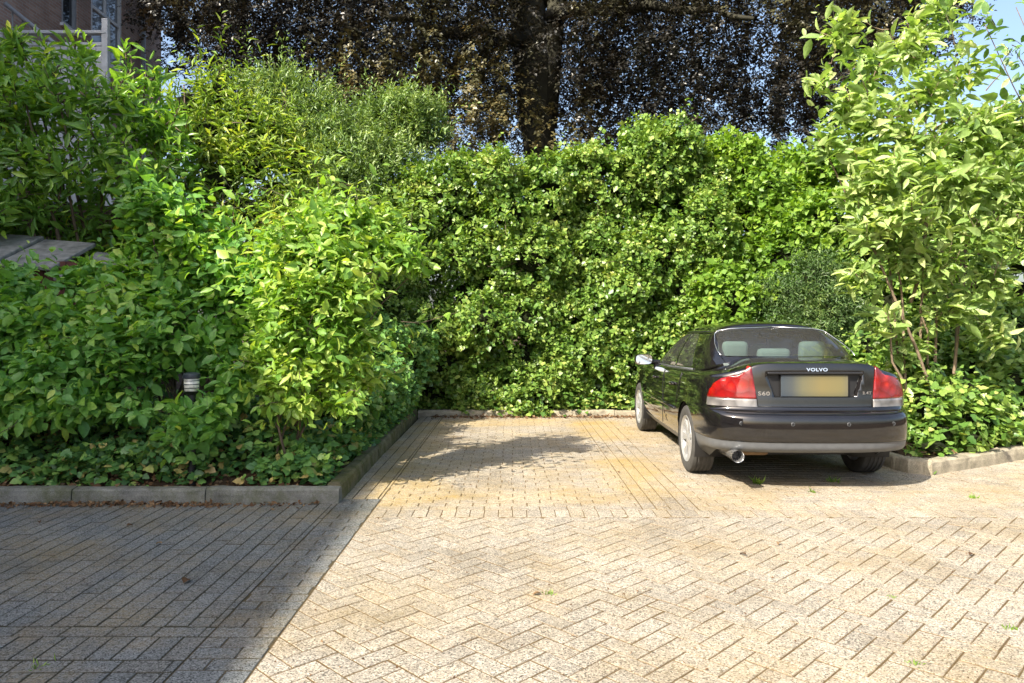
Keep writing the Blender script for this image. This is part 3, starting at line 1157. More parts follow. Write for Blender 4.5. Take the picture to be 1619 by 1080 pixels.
mb.add([(0, Y1, -0.1), (-10, Y1, -0.1), (-10, Y1, HE), (0, Y1, HE), (0, Y0, -0.1), (-10, Y0, -0.1), (-10, Y0, HW), (0, Y0, HW), (-10, YW, -0.1), (-10, YW, HW), (-10, YW, HE), (0, YW, HE), (0, YW, HW)],
       [(0, 3, 2, 1), (4, 5, 6, 7), (1, 2, 10, 8), (5, 8, 9, 6), (12, 9, 10, 11)])
mb.build('wall', M['house_brick'], house)
mb = MB()
mb.box(-10.3, 0.30, YW - 0.3, Y1 + 0.3, HE + 0.002, HE + 0.22)
mb.box(-10.3, 0.30, Y0 - 0.3, YW - 0.005, HW + 0.002, HW + 0.22)
mb.build('roof', M['roof_felt'], house)
for (a, b, c, d, k) in wins:
    fm = 'white_paint' if k == 'tall' else 'grey_paint'
    mb = MB()
    t = 0.09
    mb.box(-0.13, -0.02, a + 0.002, a + t, c + 0.002, d - 0.002)
    mb.box(-0.13, -0.02, b - t, b - 0.002, c + 0.002, d - 0.002)
    mb.box(-0.128, -0.022, a + t, b - t, c + 0.002, c + t)
    mb.box(-0.128, -0.022, a + t, b - t, d - t, d - 0.002)
    w = mb.build('window', M[fm], house)
    mb = MB()
    zm = c + (d - c) * 0.5
    mb.box(-0.126, -0.03, a + t, b - t, zm - 0.035, zm + 0.035)
    ym = (a + b) / 2
    if k == 'tall':
        mb.box(-0.10, -0.034, ym - 0.022, ym + 0.022, zm + 0.035, d - t)
        mb.box(-0.10, -0.034, ym - 0.022, ym + 0.022, c + t, zm - 0.035)
    mb.build('glazing_bar', M[fm], w)
    mb = MB()
    mb.box(-0.085, -0.075, a + t * 0.8, b - t * 0.8, c + t * 0.8, d - t * 0.8)
    mb.build('pane', M['sky_glass' if k == 'tall' else 'dark_glass'], w)
    mb = MB()
    mb.box(-0.05, 0.07, a - 0.06, b + 0.06, c - 0.07, c - 0.003, 0.008)
    mb.build('sill', M['white_paint'], w)
mb = MB()
mb.tube([(0.08, 10.3, 0.0), (0.08, 10.3, HE - 0.05)], 0.055, 10)
for z in (1.5, 3.5, 5.5, 7.3, 9.0):
    mb.box(0.0, 0.15, 10.23, 10.37, z, z + 0.05)
mb.build('downpipe', M['grey_paint'], house)
mb = MB()
mb.box(0.31, 0.43, YW - 0.3, Y1 + 0.3, HE + 0.06, HE + 0.17, 0.02)
mb.box(0.31, 0.43, Y0 - 0.3, YW - 0.31, HW + 0.06, HW + 0.17, 0.02)
mb.build('gutter', M['grey_paint'], house)


# white timber balcony on the house wall, boarded, with a stair flight
def pt(px, py, d):
    return at(px, py, d)


balc = empty('timber_balcony', (-7.3, 13.2, 0))
tag(balc, 'white painted timber balcony with board railing against the brick house', 'balcony')
bx0, bx1, by = -9.05, -7.39, 13.2
zt, zd = 6.72, 5.60


def lb(mbx, x0, x1, y0, y1, z0, z1, bev=0.0):
    mbx.box(x0 + 7.3, x1 + 7.3, y0 - 13.2, y1 - 13.2, z0, z1, bev)


mb = MB(); lb(mb, bx0 - 0.5, bx1 + 0.06, by - 0.03, by + 0.09, zt - 0.06, zt, 0.008); mb.build('top_rail', M['white_wood'], balc)
mb = MB(); lb(mb, bx0 - 0.5, bx1, by, by + 0.05, zt - 0.27, zt - 0.21); mb.build('mid_rail', M['white_wood'], balc)
for k in range(2):
    mb = MB(); lb(mb, bx1 - 0.02 - k * 1.9, bx1 + 0.09 - k * 1.9, by - 0.02, by + 0.08, 0.3, zt + 0.22 - 0.2 * k, 0.006); mb.build('post', M['white_wood'], balc)
bme = None
for k in range(16):
    xx = bx1 - 0.13 - k * 0.128
    mb = MB(); lb(mb, xx, xx + 0.115, by + 0.012, by + 0.034, zd + 0.05, zt - 0.275); mb.build('board', M['white_wood'], balc)
mb = MB(); lb(mb, bx0 - 0.5, bx1 + 0.05, by - 0.05, by + 1.2, zd - 0.12, zd, 0.01); mb.build('deck', M['white_wood'], balc)
for k in range(18):
    xx = bx1 + 0.62 - k * 0.150
    mb = MB(); lb(mb, xx, xx + 0.138, by + 0.012, by + 0.034, 0.3, zd - 0.16 if xx < bx1 else 3.9 - 0.0 * k); mb.build('lower_board', M['white_wood'], balc)
mb = MB(); lb(mb, bx0 - 0.5, bx1 + 0.8, by - 0.03, by + 0.01, 3.92, 4.02); mb.build('lower_rail', M['white_wood'], balc)
mb = MB()
for (a, b) in (((-9.5, 13.7, 7.42), (-7.8, 13.7, 6.05)), ((-9.5, 13.7, 6.55), (-7.8, 13.7, 5.65))):
    mb.tube([(a[0] + 7.3, a[1] - 13.2, a[2]), (b[0] + 7.3, b[1] - 13.2, b[2])], 0.045, 6)
mb.build('stair_rail', M['grey_paint'], balc)
for k in range(9):
    t_ = k / 8
    x_ = -9.4 + 1.5 * t_
    zz = 7.34 - 1.2 * t_
    mb = MB(); mb.tube([(x_ + 7.3, 0.55, zz), (x_ + 7.3, 0.55, zz - 0.75)], 0.014, 5); mb.build('baluster', M['grey_paint'], balc)

# small red shed with mossy slab roof among the shrubs
shed = empty('garden_shed', (-5.75, 8.3, 0.38))
tag(shed, 'low red-brown plank shed with mossy grey slab roof behind the shrubs', 'shed')
for k in range(22):
    x_ = -1.45 + k * 0.122
    mb = MB(); mb.box(x_, x_ + 0.115, -0.30, -0.275, 0, 1.72); mb.build('plank', M['red_wood'], shed)
mb = MB(); mb.box(-1.46, 1.22, -0.27, 0.6, 0, 1.70); mb.build('body', M['red_wood'], shed)
for k in range(5):
    x_ = -1.62 + k * 0.61
    mb = MB(); mb.box(x_, x_ + 0.60, -0.46, 0.40, 0, 0.05, 0.012)
    o = mb.build('roof_slab', M['slab'], shed)
    o.location = (0, 0, 2.0 - 0.06 * k + 0.03 * (k % 2))
    o.rotation_euler = (0.42, 0.03 + 0.015 * k, 0)

# weathered board fence behind the laurel
fence = empty('board_fence', (-6.4, 9.95, 0.3))
tag(fence, 'weathered upright board fence in deep shade behind the laurel', 'fence')
for k in range(30):
    x_ = -1.75 + k * 0.118
    mb = MB(); mb.box(x_, x_ + 0.108, 0, 0.022, 0, 2.75 + 0.03 * math.sin(k * 3.1)); mb.build('board', M['fence_wood'], fence)
for z in (0.5, 1.4, 2.4):
    mb = MB(); mb.box(-1.8, 1.85, 0.024, 0.07, z, z + 0.09); mb.build('rail', M['fence_wood'], fence)


# ------------------------------------------------------------------ the car (local: x right, y forward from the rear bumper, z up)
car = empty('parked_car', (2.553, 6.02, 0), R(-0.4))
tag(car, 'dusty black four-door saloon car parked nose-in against the hedge', 'car')


def pchip(y):
    """monotone cubic slopes on a uniform grid; y (n, ...)"""
    d = np.diff(y, axis=0)
    m = np.zeros_like(y)
    a, b = d[:-1], d[1:]
    same = (a * b) > 0
    with np.errstate(divide='ignore', invalid='ignore'):
        h = np.where(same, 2 * a * b / (a + b), 0)
    m[1:-1] = h * 0.55 + np.where(same, (a + b) / 2, (a + b) / 2 * 0.35) * 0.45
    m[0], m[-1] = d[0], d[-1]
    return m


def refine(net, k):
    """interpolate net (n, m, 3) along axis 0, k steps per span"""
    m = pchip(net)
    out = []
    for i in range(len(net) - 1):
        for s in range(k):
            t = s / k
            h00, h10, h01, h11 = 2 * t ** 3 - 3 * t ** 2 + 1, t ** 3 - 2 * t ** 2 + t, -2 * t ** 3 + 3 * t ** 2, t ** 3 - t ** 2
            out.append(h00 * net[i] + h10 * m[i] + h01 * net[i + 1] + h11 * m[i + 1])
    out.append(net[-1])
    return np.array(out)


def surface(half, kr, kc):
    """half: rows x cols x 3 for x >= 0 with column 0 on the rear centre line and the last on the front centre line"""
    half = np.array(half, float)
    left = half[:, ::-1].copy()
    left[..., 0] *= -1
    # ring: rear centre -> right side -> front centre -> left side -> rear centre
    ring = np.concatenate([half, left[:, 1:]], axis=1)
    # wrap for smooth interpolation across the rear centre
    ext = np.concatenate([ring[:, -4:-1], ring, ring[:, 1:4]], axis=1)
    fine = refine(np.swapaxes(ext, 0, 1), kc)[3 * kc:-3 * kc]       # cols x rows
    fine = np.swapaxes(fine, 0, 1)
    fine = refine(fine, kr)
    return fine[:, :-1]       # drop the duplicate seam column


def grid_bm(S):
    bm = bmesh.new()
    r, c, _ = S.shape
    vs = [[bm.verts.new(S[i, j]) for j in range(c)] for i in range(r)]
    for i in range(r - 1):
        for j in range(c):
            j2 = (j + 1) % c
            try:
                bm.faces.new((vs[i][j], vs[i][j2], vs[i + 1][j2], vs[i + 1][j]))
            except ValueError:
                pass
    bm.normal_update()
    return bm


def in_poly(p, poly):
    x, y = p
    c = False
    for i in range(len(poly)):
        (x1, y1), (x2, y2) = poly[i - 1], poly[i]
        if (y1 > y) != (y2 > y) and x < (x2 - x1) * (y - y1) / (y2 - y1) + x1:
            c = not c
    return c


def cut_poly(bm, poly, ax, sel):
    """cut a drawn outline through the shell along one axis; returns the faces inside"""
    i0, i1 = ax
    xs_ = [p[0] for p in poly]; ys_ = [p[1] for p in poly]
    lo0, hi0, lo1, hi1 = min(xs_), max(xs_), min(ys_), max(ys_)

    def near(f):
        a = [v.co[i0] for v in f.verts]; b = [v.co[i1] for v in f.verts]
        return max(a) >= lo0 and min(a) <= hi0 and max(b) >= lo1 and min(b) <= hi1
    for k in range(len(poly)):
        p, q = poly[k - 1], poly[k]
        e0, e1 = q[0] - p[0], q[1] - p[1]
        l_ = math.hypot(e0, e1)
        if l_ < 1e-6:
            continue
        no = [0, 0, 0]; co = [0, 0, 0]
        no[i0], no[i1] = e1 / l_, -e0 / l_
        co[i0], co[i1] = p
        ml0, mh0 = min(p[0], q[0]) - 0.03, max(p[0], q[0]) + 0.03
        ml1, mh1 = min(p[1], q[1]) - 0.03, max(p[1], q[1]) + 0.03
        fs = []
        for f in bm.faces:
            if not sel(f):
                continue
            a = [v.co[i0] for v in f.verts]; b = [v.co[i1] for v in f.verts]
            if max(a) >= ml0 and min(a) <= mh0 and max(b) >= ml1 and min(b) <= mh1:
                fs.append(f)
        geom = set(fs)
        for f in fs:
            geom.update(f.edges); geom.update(f.verts)
        if fs:
            bmesh.ops.bisect_plane(bm, geom=list(geom), dist=1e-5, plane_co=co, plane_no=no)
    bm.normal_update()
    return [f for f in bm.faces if sel(f) and near(f) and in_poly((f.calc_center_median()[i0], f.calc_center_median()[i1]), poly)]


def part_from(name, faces, mat, parent, offset=0.0, solid=0.0, rim=True, grow_name=None):
    idx = {}
    V, F = [], []
    nsum = {}
    for f in faces:
        for v in f.verts:
            nsum.setdefault(v, Vector((0, 0, 0)))
            nsum[v] += f.normal * f.calc_area()
    for f in faces:
        t = []
        for v in f.verts:
            if v not in idx:
                idx[v] = len(V)
                V.append(v.co + nsum[v].normalized() * offset)
            t.append(idx[v])
        F.append(t)
    me = py_mesh(name, V, F, True)
    o = link(name, me, parent, M[mat] if isinstance(mat, str) else mat)
    if solid:
        s = o.modifiers.new('thickness', 'SOLIDIFY')
        s.thickness = solid
        s.offset = -1
    return o


# lower shell: rows from the sill up to the deck and bonnet
cX = [0, .335, .53, .70, .87, .965, .994, 1, 1, 1, .992, .968, .85, .55, 0]
cR = [0, .008, .028, .068, .165, .36]
cY = {6: .75, 7: 1.0, 8: 1.7, 9: 2.6, 10: 3.4, 11: 3.9}
cF = {12: .27, 13: .085, 14: 0.0}
cI = [1, 1, 1, 1, .85, .35, 0.02, 0, 0, 0, 0, 0, 0, 0, 0]
levels = [  # z, half width, rear inset, front inset
    (.19, .76, .30, .40), (.27, .845, .14, .12), (.325, .872, .062, .05), (.38, .886, .024, .02), (.430, .892, .012, .0), (.442, .897, .0, .0),
    (.54, .903, -.004, .0), (.635, .904, .002, .03), (.672, .903, .020, .05), (.694, .901, .050, .06), (.706, .899, .092, .08), (.735, .896, .108, .10),
    (.80, .897, .116, .16), (.87, .893, .124, .24)]
rows = []
for z, w, ri, fi in levels:
    row = []
    for c in range(15):
        x = cX[c] * w
        if c < 6:
            y = cR[c] + ri * cI[c]
        elif c < 12:
            y = cY[c]
        else:
            y = 4.576 - cF[c] - fi
        zz = z
        if c < 6:
            zz = max(z, .305 + .3 * max(0, z - .19)) if z < .35 else z - .02 * min(1, max(0, (z - .6) / .05))
        if c >= 10 and z > .6:
            zz = z - (z - .6) * {10: .05, 11: .2, 12: .45, 13: .55, 14: .6}[c]
        row.append((x, y, zz))
    rows.append(row)
T = [
    [(0, .138, 1.062), (.30, .146, 1.060), (.465, .166, 1.05), (.60, .20, 1.0), (.752, .285, .975), (.842, .42, .955), (.868, .76, .94), (.874, 1.0, .935), (.875, 1.7, .92), (.875, 2.6, .90), (.866, 3.4, .88), (.84, 3.9, .83), (.74, 4.22, .755), (.5, 4.38, .715), (0, 4.45, .695)],
    [(0, .165, 1.086), (.295, .173, 1.084), (.45, .195, 1.076), (.575, .235, 1.036), (.70, .325, 1.002), (.79, .47, .983), (.832, .77, .966), (.842, 1.0, .96), (.847, 1.7, .943), (.847, 2.6, .923), (.837, 3.4, .903), (.80, 3.9, .86), (.70, 4.17, .785), (.48, 4.33, .742), (0, 4.40, .722)],
    [(0, .40, 1.104), (.27, .405, 1.103), (.42, .425, 1.095), (.53, .455, 1.068), (.635, .51, 1.032), (.72, .61, 1.004), (.772, .81, .977), (.785, 1.02, .971), (.780, 1.7, .953), (.780, 2.6, .938), (.74, 3.3, .945), (.66, 3.7, .915), (.55, 3.98, .86), (.36, 4.08, .832), (0, 4.13, .82)],
    [(0, .82, 1.118), (.25, .825, 1.117), (.40, .85, 1.11), (.49, .88, 1.085), (.54, .93, 1.05), (.58, .98, 1.015), (.60, 1.1, .975), (.61, 1.2, .965), (.62, 1.8, .952), (.62, 2.4, .948), (.55, 3.0, .968), (.45, 3.15, .972), (.35, 3.3, .962), (.2, 3.4, .955), (0, 3.4, .955)],
]
rows += T
low = grid_bm(surface(rows, 4, 6))
taken = set()


def free(f):
    return f not in taken


# wheel arches
R_ARCH, WZ = 0.352, 0.318
for wy in (0.99, 3.705):
    poly = [(wy + R_ARCH * math.cos(a), WZ + R_ARCH * math.sin(a)) for a in np.linspace(0, 2 * math.pi, 36, endpoint=False)]
    fs = cut_poly(low, poly, (1, 2), lambda f: abs(f.calc_center_median().x) > 0.55)
    bmesh.ops.delete(low, geom=fs, context='FACES')

# number plate recess
rear = lambda f: f.calc_center_median().y < 0.62
fs = cut_poly(low, [(-.405, .995), (-.345, .795), (.345, .795), (.405, .995)], (0, 2), lambda f: rear(f) and f.calc_center_median().z > .74)
ex = bmesh.ops.extrude_face_region(low, geom=fs)
bmesh.ops.delete(low, geom=fs, context='FACES_ONLY')
for v in [g for g in ex['geom'] if isinstance(g, bmesh.types.BMVert)]:
    v.co.y = 0.185
low.normal_update()

# lamp clusters
lamp = [(.485, .712), (.490, .795), (.522, 1.045), (.536, 1.052), (.553, 1.040), (.578, 1.005), (.615, .978), (.69, .966), (.752, .945), (.805, .90), (.836, .84), (.847, .795), (.853, .712)]
lamp_red, lamp_white = {}, {}
for s in (-1, 1):
    poly = [(x * s, z) for x, z in lamp]
    if s < 0:
        poly = poly[::-1]
    fs = cut_poly(low, poly, (0, 2), lambda f: rear(f) and f.calc_center_median().z > .672)
    geom = set(fs)
    for f in fs:
        geom.update(f.edges); geom.update(f.verts)
    bmesh.ops.bisect_plane(low, geom=list(geom), dist=1e-5, plane_co=(0, 0, .780), plane_no=(0, 0, 1))
    low.normal_update()
    fs = [f for f in low.faces if rear(f) and in_poly((f.calc_center_median().x, f.calc_center_median().z), poly) and f.calc_center_median().z > .672]
    lamp_red[s] = [f for f in fs if f.calc_center_median().z > .780]
    lamp_white[s] = [f for f in fs if f.calc_center_median().z <= .780]

# unpainted lower valance
geom = [f for f in low.faces if f.calc_center_median().z < .6]
g2 = set(geom)
for f in geom:
    g2.update(f.edges); g2.update(f.verts)
bmesh.ops.bisect_plane(low, geom=list(g2), dist=1e-5, plane_co=(0, 0, .432), plane_no=(0, 0, 1))
low.normal_update()
allf = set(low.faces)
lampf = set(lamp_red[-1]) | set(lamp_red[1]) | set(lamp_white[-1]) | set(lamp_white[1])
val = {f for f in allf if f.calc_center_median().z < .432 and f.calc_center_median().y < .75}
sill = {f for f in allf if f.calc_center_median().z < .30 and f.calc_center_median().y >= .75}
shell = allf - lampf - val - sill
body = part_from('body', shell, 'paint', car)
part_from('rear_valance', val, 'trim', car, 0.002)
part_from('sill', sill, 'trim', car)
for s in (-1, 1):
    tl_ = part_from('tail_light', lamp_red[s], 'red_lens', car, 0.009, 0.012)
    part_from('reversing_lens', lamp_white[s], 'white_lens', tl_, 0.009, 0.012)
low.free()

# cabin: rows from the belt to the roof
G0 = [(0, .60, 1.085), (.32, .622, 1.08), (.545, .70, 1.05), (.685, .84, 1.0), (.745, 1.08, .955), (.768, 1.55, .94), (.772, 2.1, .925), (.770, 2.7, .912), (.735, 3.15, .912), (.52, 3.42, .93), (0, 3.56, .93)]
G1 = [(0, 1.20, 1.388), (.30, 1.205, 1.382), (.48, 1.235, 1.362), (.555, 1.31, 1.338), (.568, 1.52, 1.335), (.572, 1.80, 1.335), (.570, 2.08, 1.33), (.56, 2.3, 1.318), (.52, 2.45, 1.31), (.33, 2.55, 1.34), (0, 2.60, 1.365)]
G0, G1 = np.array(G0), np.array(G1)
gr = []
bow = np.array([.012, .014, .03, .045, .04, .036, .034, .034, .03, .03, .03])
outd = np.array([(0, -1, .7), (.1, -1, .7), (.6, -.8, .5), (.9, -.5, .3), (1, 0, .25), (1, 0, .25), (1, 0, .25), (1, .1, .25), (.8, .6, .4), (.3, .9, .6), (0, 1, .6)])
for t in (0, .2, .4, .6, .8, 1.0):
    gr.append(G0 * (1 - t) + G1 * t + outd * (bow * 4 * t * (1 - t) * 0.9)[:, None])
cen = np.array([(0, min(max(p[1], 1.5), 2.25), 0) for p in G1])
for k, zr in ((.94, 1.402), (.80, 1.424), (.45, 1.440), (.0, 1.444)):
    rrow = cen * (1 - k) + G1 * k
    rrow[:, 2] = zr - 0.060 * (np.abs(rrow[:, 0]) / 0.57) ** 2.6
    rrow[:, 2] -= np.abs(rrow[:, 1] - 1.75) ** 2 * 0.035
    gr.append(rrow)
cab = grid_bm(surface(gr, 4, 6))
bmesh.ops.remove_doubles(cab, verts=cab.verts, dist=1e-5)
cab.normal_update()
rw = [(-.585, 1.118), (-.605, 1.135), (-.60, 1.165), (-.553, 1.31), (-.52, 1.343), (-.40, 1.362), (0, 1.376), (.40, 1.362), (.52, 1.343), (.553, 1.31), (.60, 1.165), (.605, 1.135), (.585, 1.118)]
glass = {'rear': cut_poly(cab, rw, (0, 2), lambda f: f.normal.y < -0.25 and f.calc_center_median().y < 1.6)}
side_w = [[(1.36, .985), (1.30, 1.00), (1.42, 1.16), (1.56, 1.27), (1.66, 1.308), (1.96, 1.315), (1.99, .965)],
          [(2.05, .962), (2.02, 1.312), (2.26, 1.295), (2.40, 1.26), (2.75, 1.09), (2.93, .96), (2.90, .945)]]
gs = set(glass['rear'])
for s in (-1, 1):
    for k, pl in enumerate(side_w):
        glass[(s, k)] = cut_poly(cab, pl, (1, 2), lambda f: f.calc_center_median().x * s > .3 and f.normal.x * s > .35)
        gs |= set(glass[(s, k)])
ws = [(-.66, .955), (-.52, 1.33), (0, 1.35), (.52, 1.33), (.66, .955)]
glass['front'] = cut_poly(cab, ws, (0, 2), lambda f: f.normal.y > 0.3 and f.calc_center_median().y > 2.3)
gs |= set(glass['front'])
gs = {f for f in gs if f.is_valid}
part_from('roof_and_pillars', set(cab.faces) - gs, 'paint', car, 0, 0.02)
part_from('rear_window', [f for f in glass['rear'] if f.is_valid], 'glass', car, -0.002)
for s in (-1, 1):
    for k in range(2):
        part_from('side_window', [f for f in glass[(s, k)] if f.is_valid], 'glass', car, -0.002)
part_from('windscreen', [f for f in glass['front'] if f.is_valid], 'glass', car, -0.002)
cab.free()

# rear window surround, drip line and lid gaps as fine raised or dark strips
def on_car(name, pts, r, mat, n=5):
    b = MB(); b.tube(pts, r, n); return b.build(name, M[mat], car)


# wheels
def wheel(x, y, side):
    w = empty('wheel', (x, y, WZ)); w.parent = car
    b = MB()
    RT = 0.318
    prof = [(.205, -.088), (.222, -.098), (.262, -.106), (.296, -.103), (.310, -.094), (.3165, -.078)]
    for gx in (-.055, -.018, .018, .055):
        prof += [(.318, gx - .010), (.311, gx - .007), (.311, gx + .007), (.318, gx + .010)]
    prof += [(.3165, .078), (.310, .094), (.296, .103), (.262, .106), (.222, .098), (.205, .088)]
    b.lathe(prof, 'x', 56)
    b.build('tyre', M['rubber'], w, R(35))
    b = MB()
    o_ = side * 0.098
    b.lathe([(.206, -.09 * side), (.196, -.06 * side), (.190, 0.05 * side), (.196, 0.085 * side), (.214, 0.097 * side), (.218, 0.101 * side), (.222, 0.095 * side)], 'x', 48)
    b.lathe([(.001, .088 * side), (.045, .088 * side), (.062, .078 * side), (.066, .05 * side)], 'x', 28)
    for k in range(7):
        a = 2 * math.pi * k / 7
        c_, s_ = math.cos(a), math.sin(a)
        V = []
        for r_, hw, d1 in ((.04, .030, .080), (.12, .026, .078), (.20, .040, .088)):
            for q, dd in ((-1, d1), (1, d1), (1, d1 - .035), (-1, d1 - .035)):
                V.append((dd * side, c_ * r_ - s_ * hw * q, s_ * r_ + c_ * hw * q))
        F = []
        for l_ in range(2):
            for i in range(4):
                j = (i + 1) % 4
                F.append((l_ * 4 + i, l_ * 4 + j, (l_ + 1) * 4 + j, (l_ + 1) * 4 + i))
        b.add(V, F)
    b.build('rim', M['alloy'], w, R(40))
    b = MB()
    b.lathe([(.001, .03 * side), (.145, .03 * side), (.15, .02 * side), (.15, 0)], 'x', 32)
    b.build('brake_disc', M['steel'], w)
    return w


for (x, y) in ((-.79, .99), (.79, .99), (-.79, 3.705), (.79, 3.705)):
    wheel(x, y, 1 if x > 0 else -1)
# inner arches and floor
for (x, y) in ((-.79, .99), (.79, .99), (-.79, 3.705), (.79, 3.705)):
    b = MB()
    s = 1 if x > 0 else -1
    angs = np.linspace(-0.35, math.pi + 0.35, 20)
    V = [(xx * s, y + .350 * math.cos(a), WZ + .350 * math.sin(a)) for xx in (.888, .55) for a in angs]
    F = [(i, i + 1, 20 + i + 1, 20 + i) for i in range(19)] + [tuple(range(39, 19, -1))]
    b.add(V, F, True)
    b.build('wheel_arch', M['black'], car)
b = MB(); b.box(-.56, .56, .75, 4.3, .205, .30); b.box(-.78, .78, 1.40, 3.30, .21, .30); b.box(-.72, .72, .20, .80, .34, .42)
b.build('floor_pan', M['black'], car)
# exhaust
b = MB()
b.tube([(-.675, .50, .30), (-.675, .20, .308), (-.675, .045, .312)], [.044, .047, .052], 20, False)
b.tube([(-.675, .045, .312), (-.675, .06, .312), (-.675, .2, .308)], [.052, .044, .040], 20, False)
b.build('exhaust_pipe', M['chrome'], car)
b = MB(); b.lathe([(.045, .16), (.045, .1601), (.001, .1602)], 'y', 16, (-.675, 0, .308)); b.build('exhaust_bore', M['black'], car)
b = MB(); b.box(-.58, -.33, .30, .62, .275, .335, .025); b.build('muffler', M['rust'], car)
# plate
b = MB(); b.box(-.282, .282, .142, .154, .800, .985, .004); b.build('number_plate', M['plate'], car)
b = MB(); b.add([(x, y, z) for y in (.178, .184) for x, z in ((-.392, .992), (-.335, .797), (.335, .797), (.392, .992))], [(0, 1, 2, 3), (4, 7, 6, 5), (0, 4, 5, 1), (1, 5, 6, 2), (2, 6, 7, 3), (3, 7, 4, 0)]); b.box(-.287, .287, .155, .177, .795, .99); b.build('dark_recess_and_holder', M['black'], car)  # black trapezoid put in to darken the recess floor; box backs the plate
b = MB(); b.box(-.40, .40, .122, .180, .990, 1.008, .006); b.build('lid_handle', M['black'], car)
on_car('lid_gap', [(-.482, .135, .72), (-.486, .152, .80), (-.517, .195, 1.04), (-.50, .28, 1.078)], .005, 'black')
on_car('lid_gap', [(.482, .135, .72), (.486, .152, .80), (.517, .195, 1.04), (.50, .28, 1.078)], .005, 'black')
on_car('lid_gap', [(x,   .104 + .13 * x * x, .718) for x in np.linspace(-.48, .48, 9)], .005, 'black')
on_car('bumper_seam', [(x * .905, .022 + float(np.interp(abs(x), [0, .335, .53, .7, .87], [0, .008, .028, .068,   .165])), .668) for x in np.linspace(-.82, .82, 21)], .003, 'black')
for s in (-1, 1):
    on_car('window_surround', [(x * s, y, z) for x, y, z in ((0, 1.178, 1.386), (.40, 1.19, 1.370), (.52, 1.225, 1.350), (.562, 1.19, 1.315), (.612, .99, 1.225), (.628, .84, 1.16), (.618, .755, 1.125))], .0045, 'chrome')
    on_car('drip_rail', [(x * s, y, z) for x, y, z in ((.575, 1.30, 1.340), (.595, 1.55, 1.330), (.597, 1.9, 1.328), (.59, 2.2, 1.318))], .006, 'black')
    on_car('belt_trim', [(x * s, y, z) for x, y, z in ((.762, 1.25, .968), (.783, 1.7, .957), (.787, 2.2, .945), (.782, 2.9, .935))], .008, 'trim')
    on_car('door_gap', [(x * s, 2.02, z) for x, z in ((.905, .34), (.909, .56), (.909, .70), (.90, .86), (.88, .925))], .004, 'black')
    on_car('door_gap', [(x * s, y, z) for x, y, z in ((.91, 1.36, .60), (.908, 1.30, .72), (.899, 1.22, .86), (.88, 1.2, .935))], .004, 'black')
    on_car('side_moulding', [(x * s, y, .56) for x, y in ((.908, 1.42), (.911, 2.0), (.911, 2.6), (.907, 3.3))], .013, 'paint')
    for yy in (1.55, 2.5):
        on_car('door_handle', [(.903 * s, yy - .09, .80), (.925 * s, yy - .06, .805), (.925 * s, yy + .06, .805), (.903 * s, yy + .09, .80)], .012, 'paint')
    # mirror
    b = MB()
    V, F = [], []
    prof = [(.0, .86), (.03, 1.0), (.08, .96), (.13, .70), (.155, .3)]
    for (yy, sc) in prof:
        for k in range(16):
            a = 2 * math.pi * k / 16
            c_, s_ = math.cos(a), math.sin(a)
            x_ = .115 * sc * math.copysign(abs(c_) ** .6, c_)
            z_ = .068 * sc * math.copysign(abs(s_) ** .6, s_)
            V.append((s * .965 + x_, 2.86 + yy, .985 + z_))
    for i in range(4):
        for k in range(16):
            k2 = (k + 1) % 16
            F.append((i * 16 + k, i * 16 + k2, (i + 1) * 16 + k2, (i + 1) * 16 + k))
    F.append(tuple(64 + k for k in range(16)))
    b.add(V, F, True)
    b.tube([(s * .87, 2.93, .955), (s * .76, 2.95, .945)], [.03, .035], 8)
    mo = b.build('mirror', M['paint'], car, R(50))
    b = MB()
    b.add([(V[k][0], V[k][1] + .004, V[k][2]) for k in range(16)], [tuple(range(16))])
    g_ = b.build('mirror_glass', M['mirror'], mo)
# bumper sensors
for x in (-.64, -.235, .225, .62):
    yy = float(np.interp(abs(x) / .903, [0, .335, .53, .7, .87], [0, .008, .028, .068, .165])) - .004
    b = MB(); b.lathe([(.001, -.004), (.009, -.004), (.0125, -.002), (.0125, .01)], 'y', 14, (x, yy, .585)); so = b.build('parking_sensor', M['black'], car)
    b = MB(); b.lathe([(.0126, -.001), (.0150, -.0035), (.0165, .002)], 'y', 14, (x, yy, .585)); b.build('sensor_ring', M['trim'], so)


# lettering
def letters(txt, x, y, z, size, sx, rx, rz=0, mat='chrome', bold=0.0):
    cu = bpy.data.curves.new('lettering', 'FONT')
    cu.body = txt
    cu.size = size
    cu.extrude = 0.002
    cu.offset = bold
    cu.align_x = 'CENTER'
    cu.space_character = 1.12
    tmp = bpy.data.objects.new('tmp', cu)
    COL.objects.link(tmp)
    dg = bpy.context.evaluated_depsgraph_get()
    me = bpy.data.meshes.new_from_object(tmp.evaluated_get(dg))
    bpy.data.objects.remove(tmp)
    me.name = 'lettering'
    me.materials.clear()
    o = link('lettering', me, car, M[mat])
    o.location = (x, y, z)
    o.scale = (sx, 1, 1)
    o.rotation_euler = (rx, 0, rz)
    return o


letters('VOLVO', .015, .128, 1.016, .038, 1.30, R(82), 0, 'chrome', .0012)
letters('S60', -.432, .132, .812, .046, 1.35, R(88), R(-6), 'chrome', .0012)
letters('2.4T', .435, .134, .822, .032, 1.25, R(88), R(7), 'chrome', .0008)

# cabin fittings
b = MB(); b.box(-.60, .60, .62, 1.18, 1.035, 1.05); b.build('parcel_shelf', M['shelf'], car)


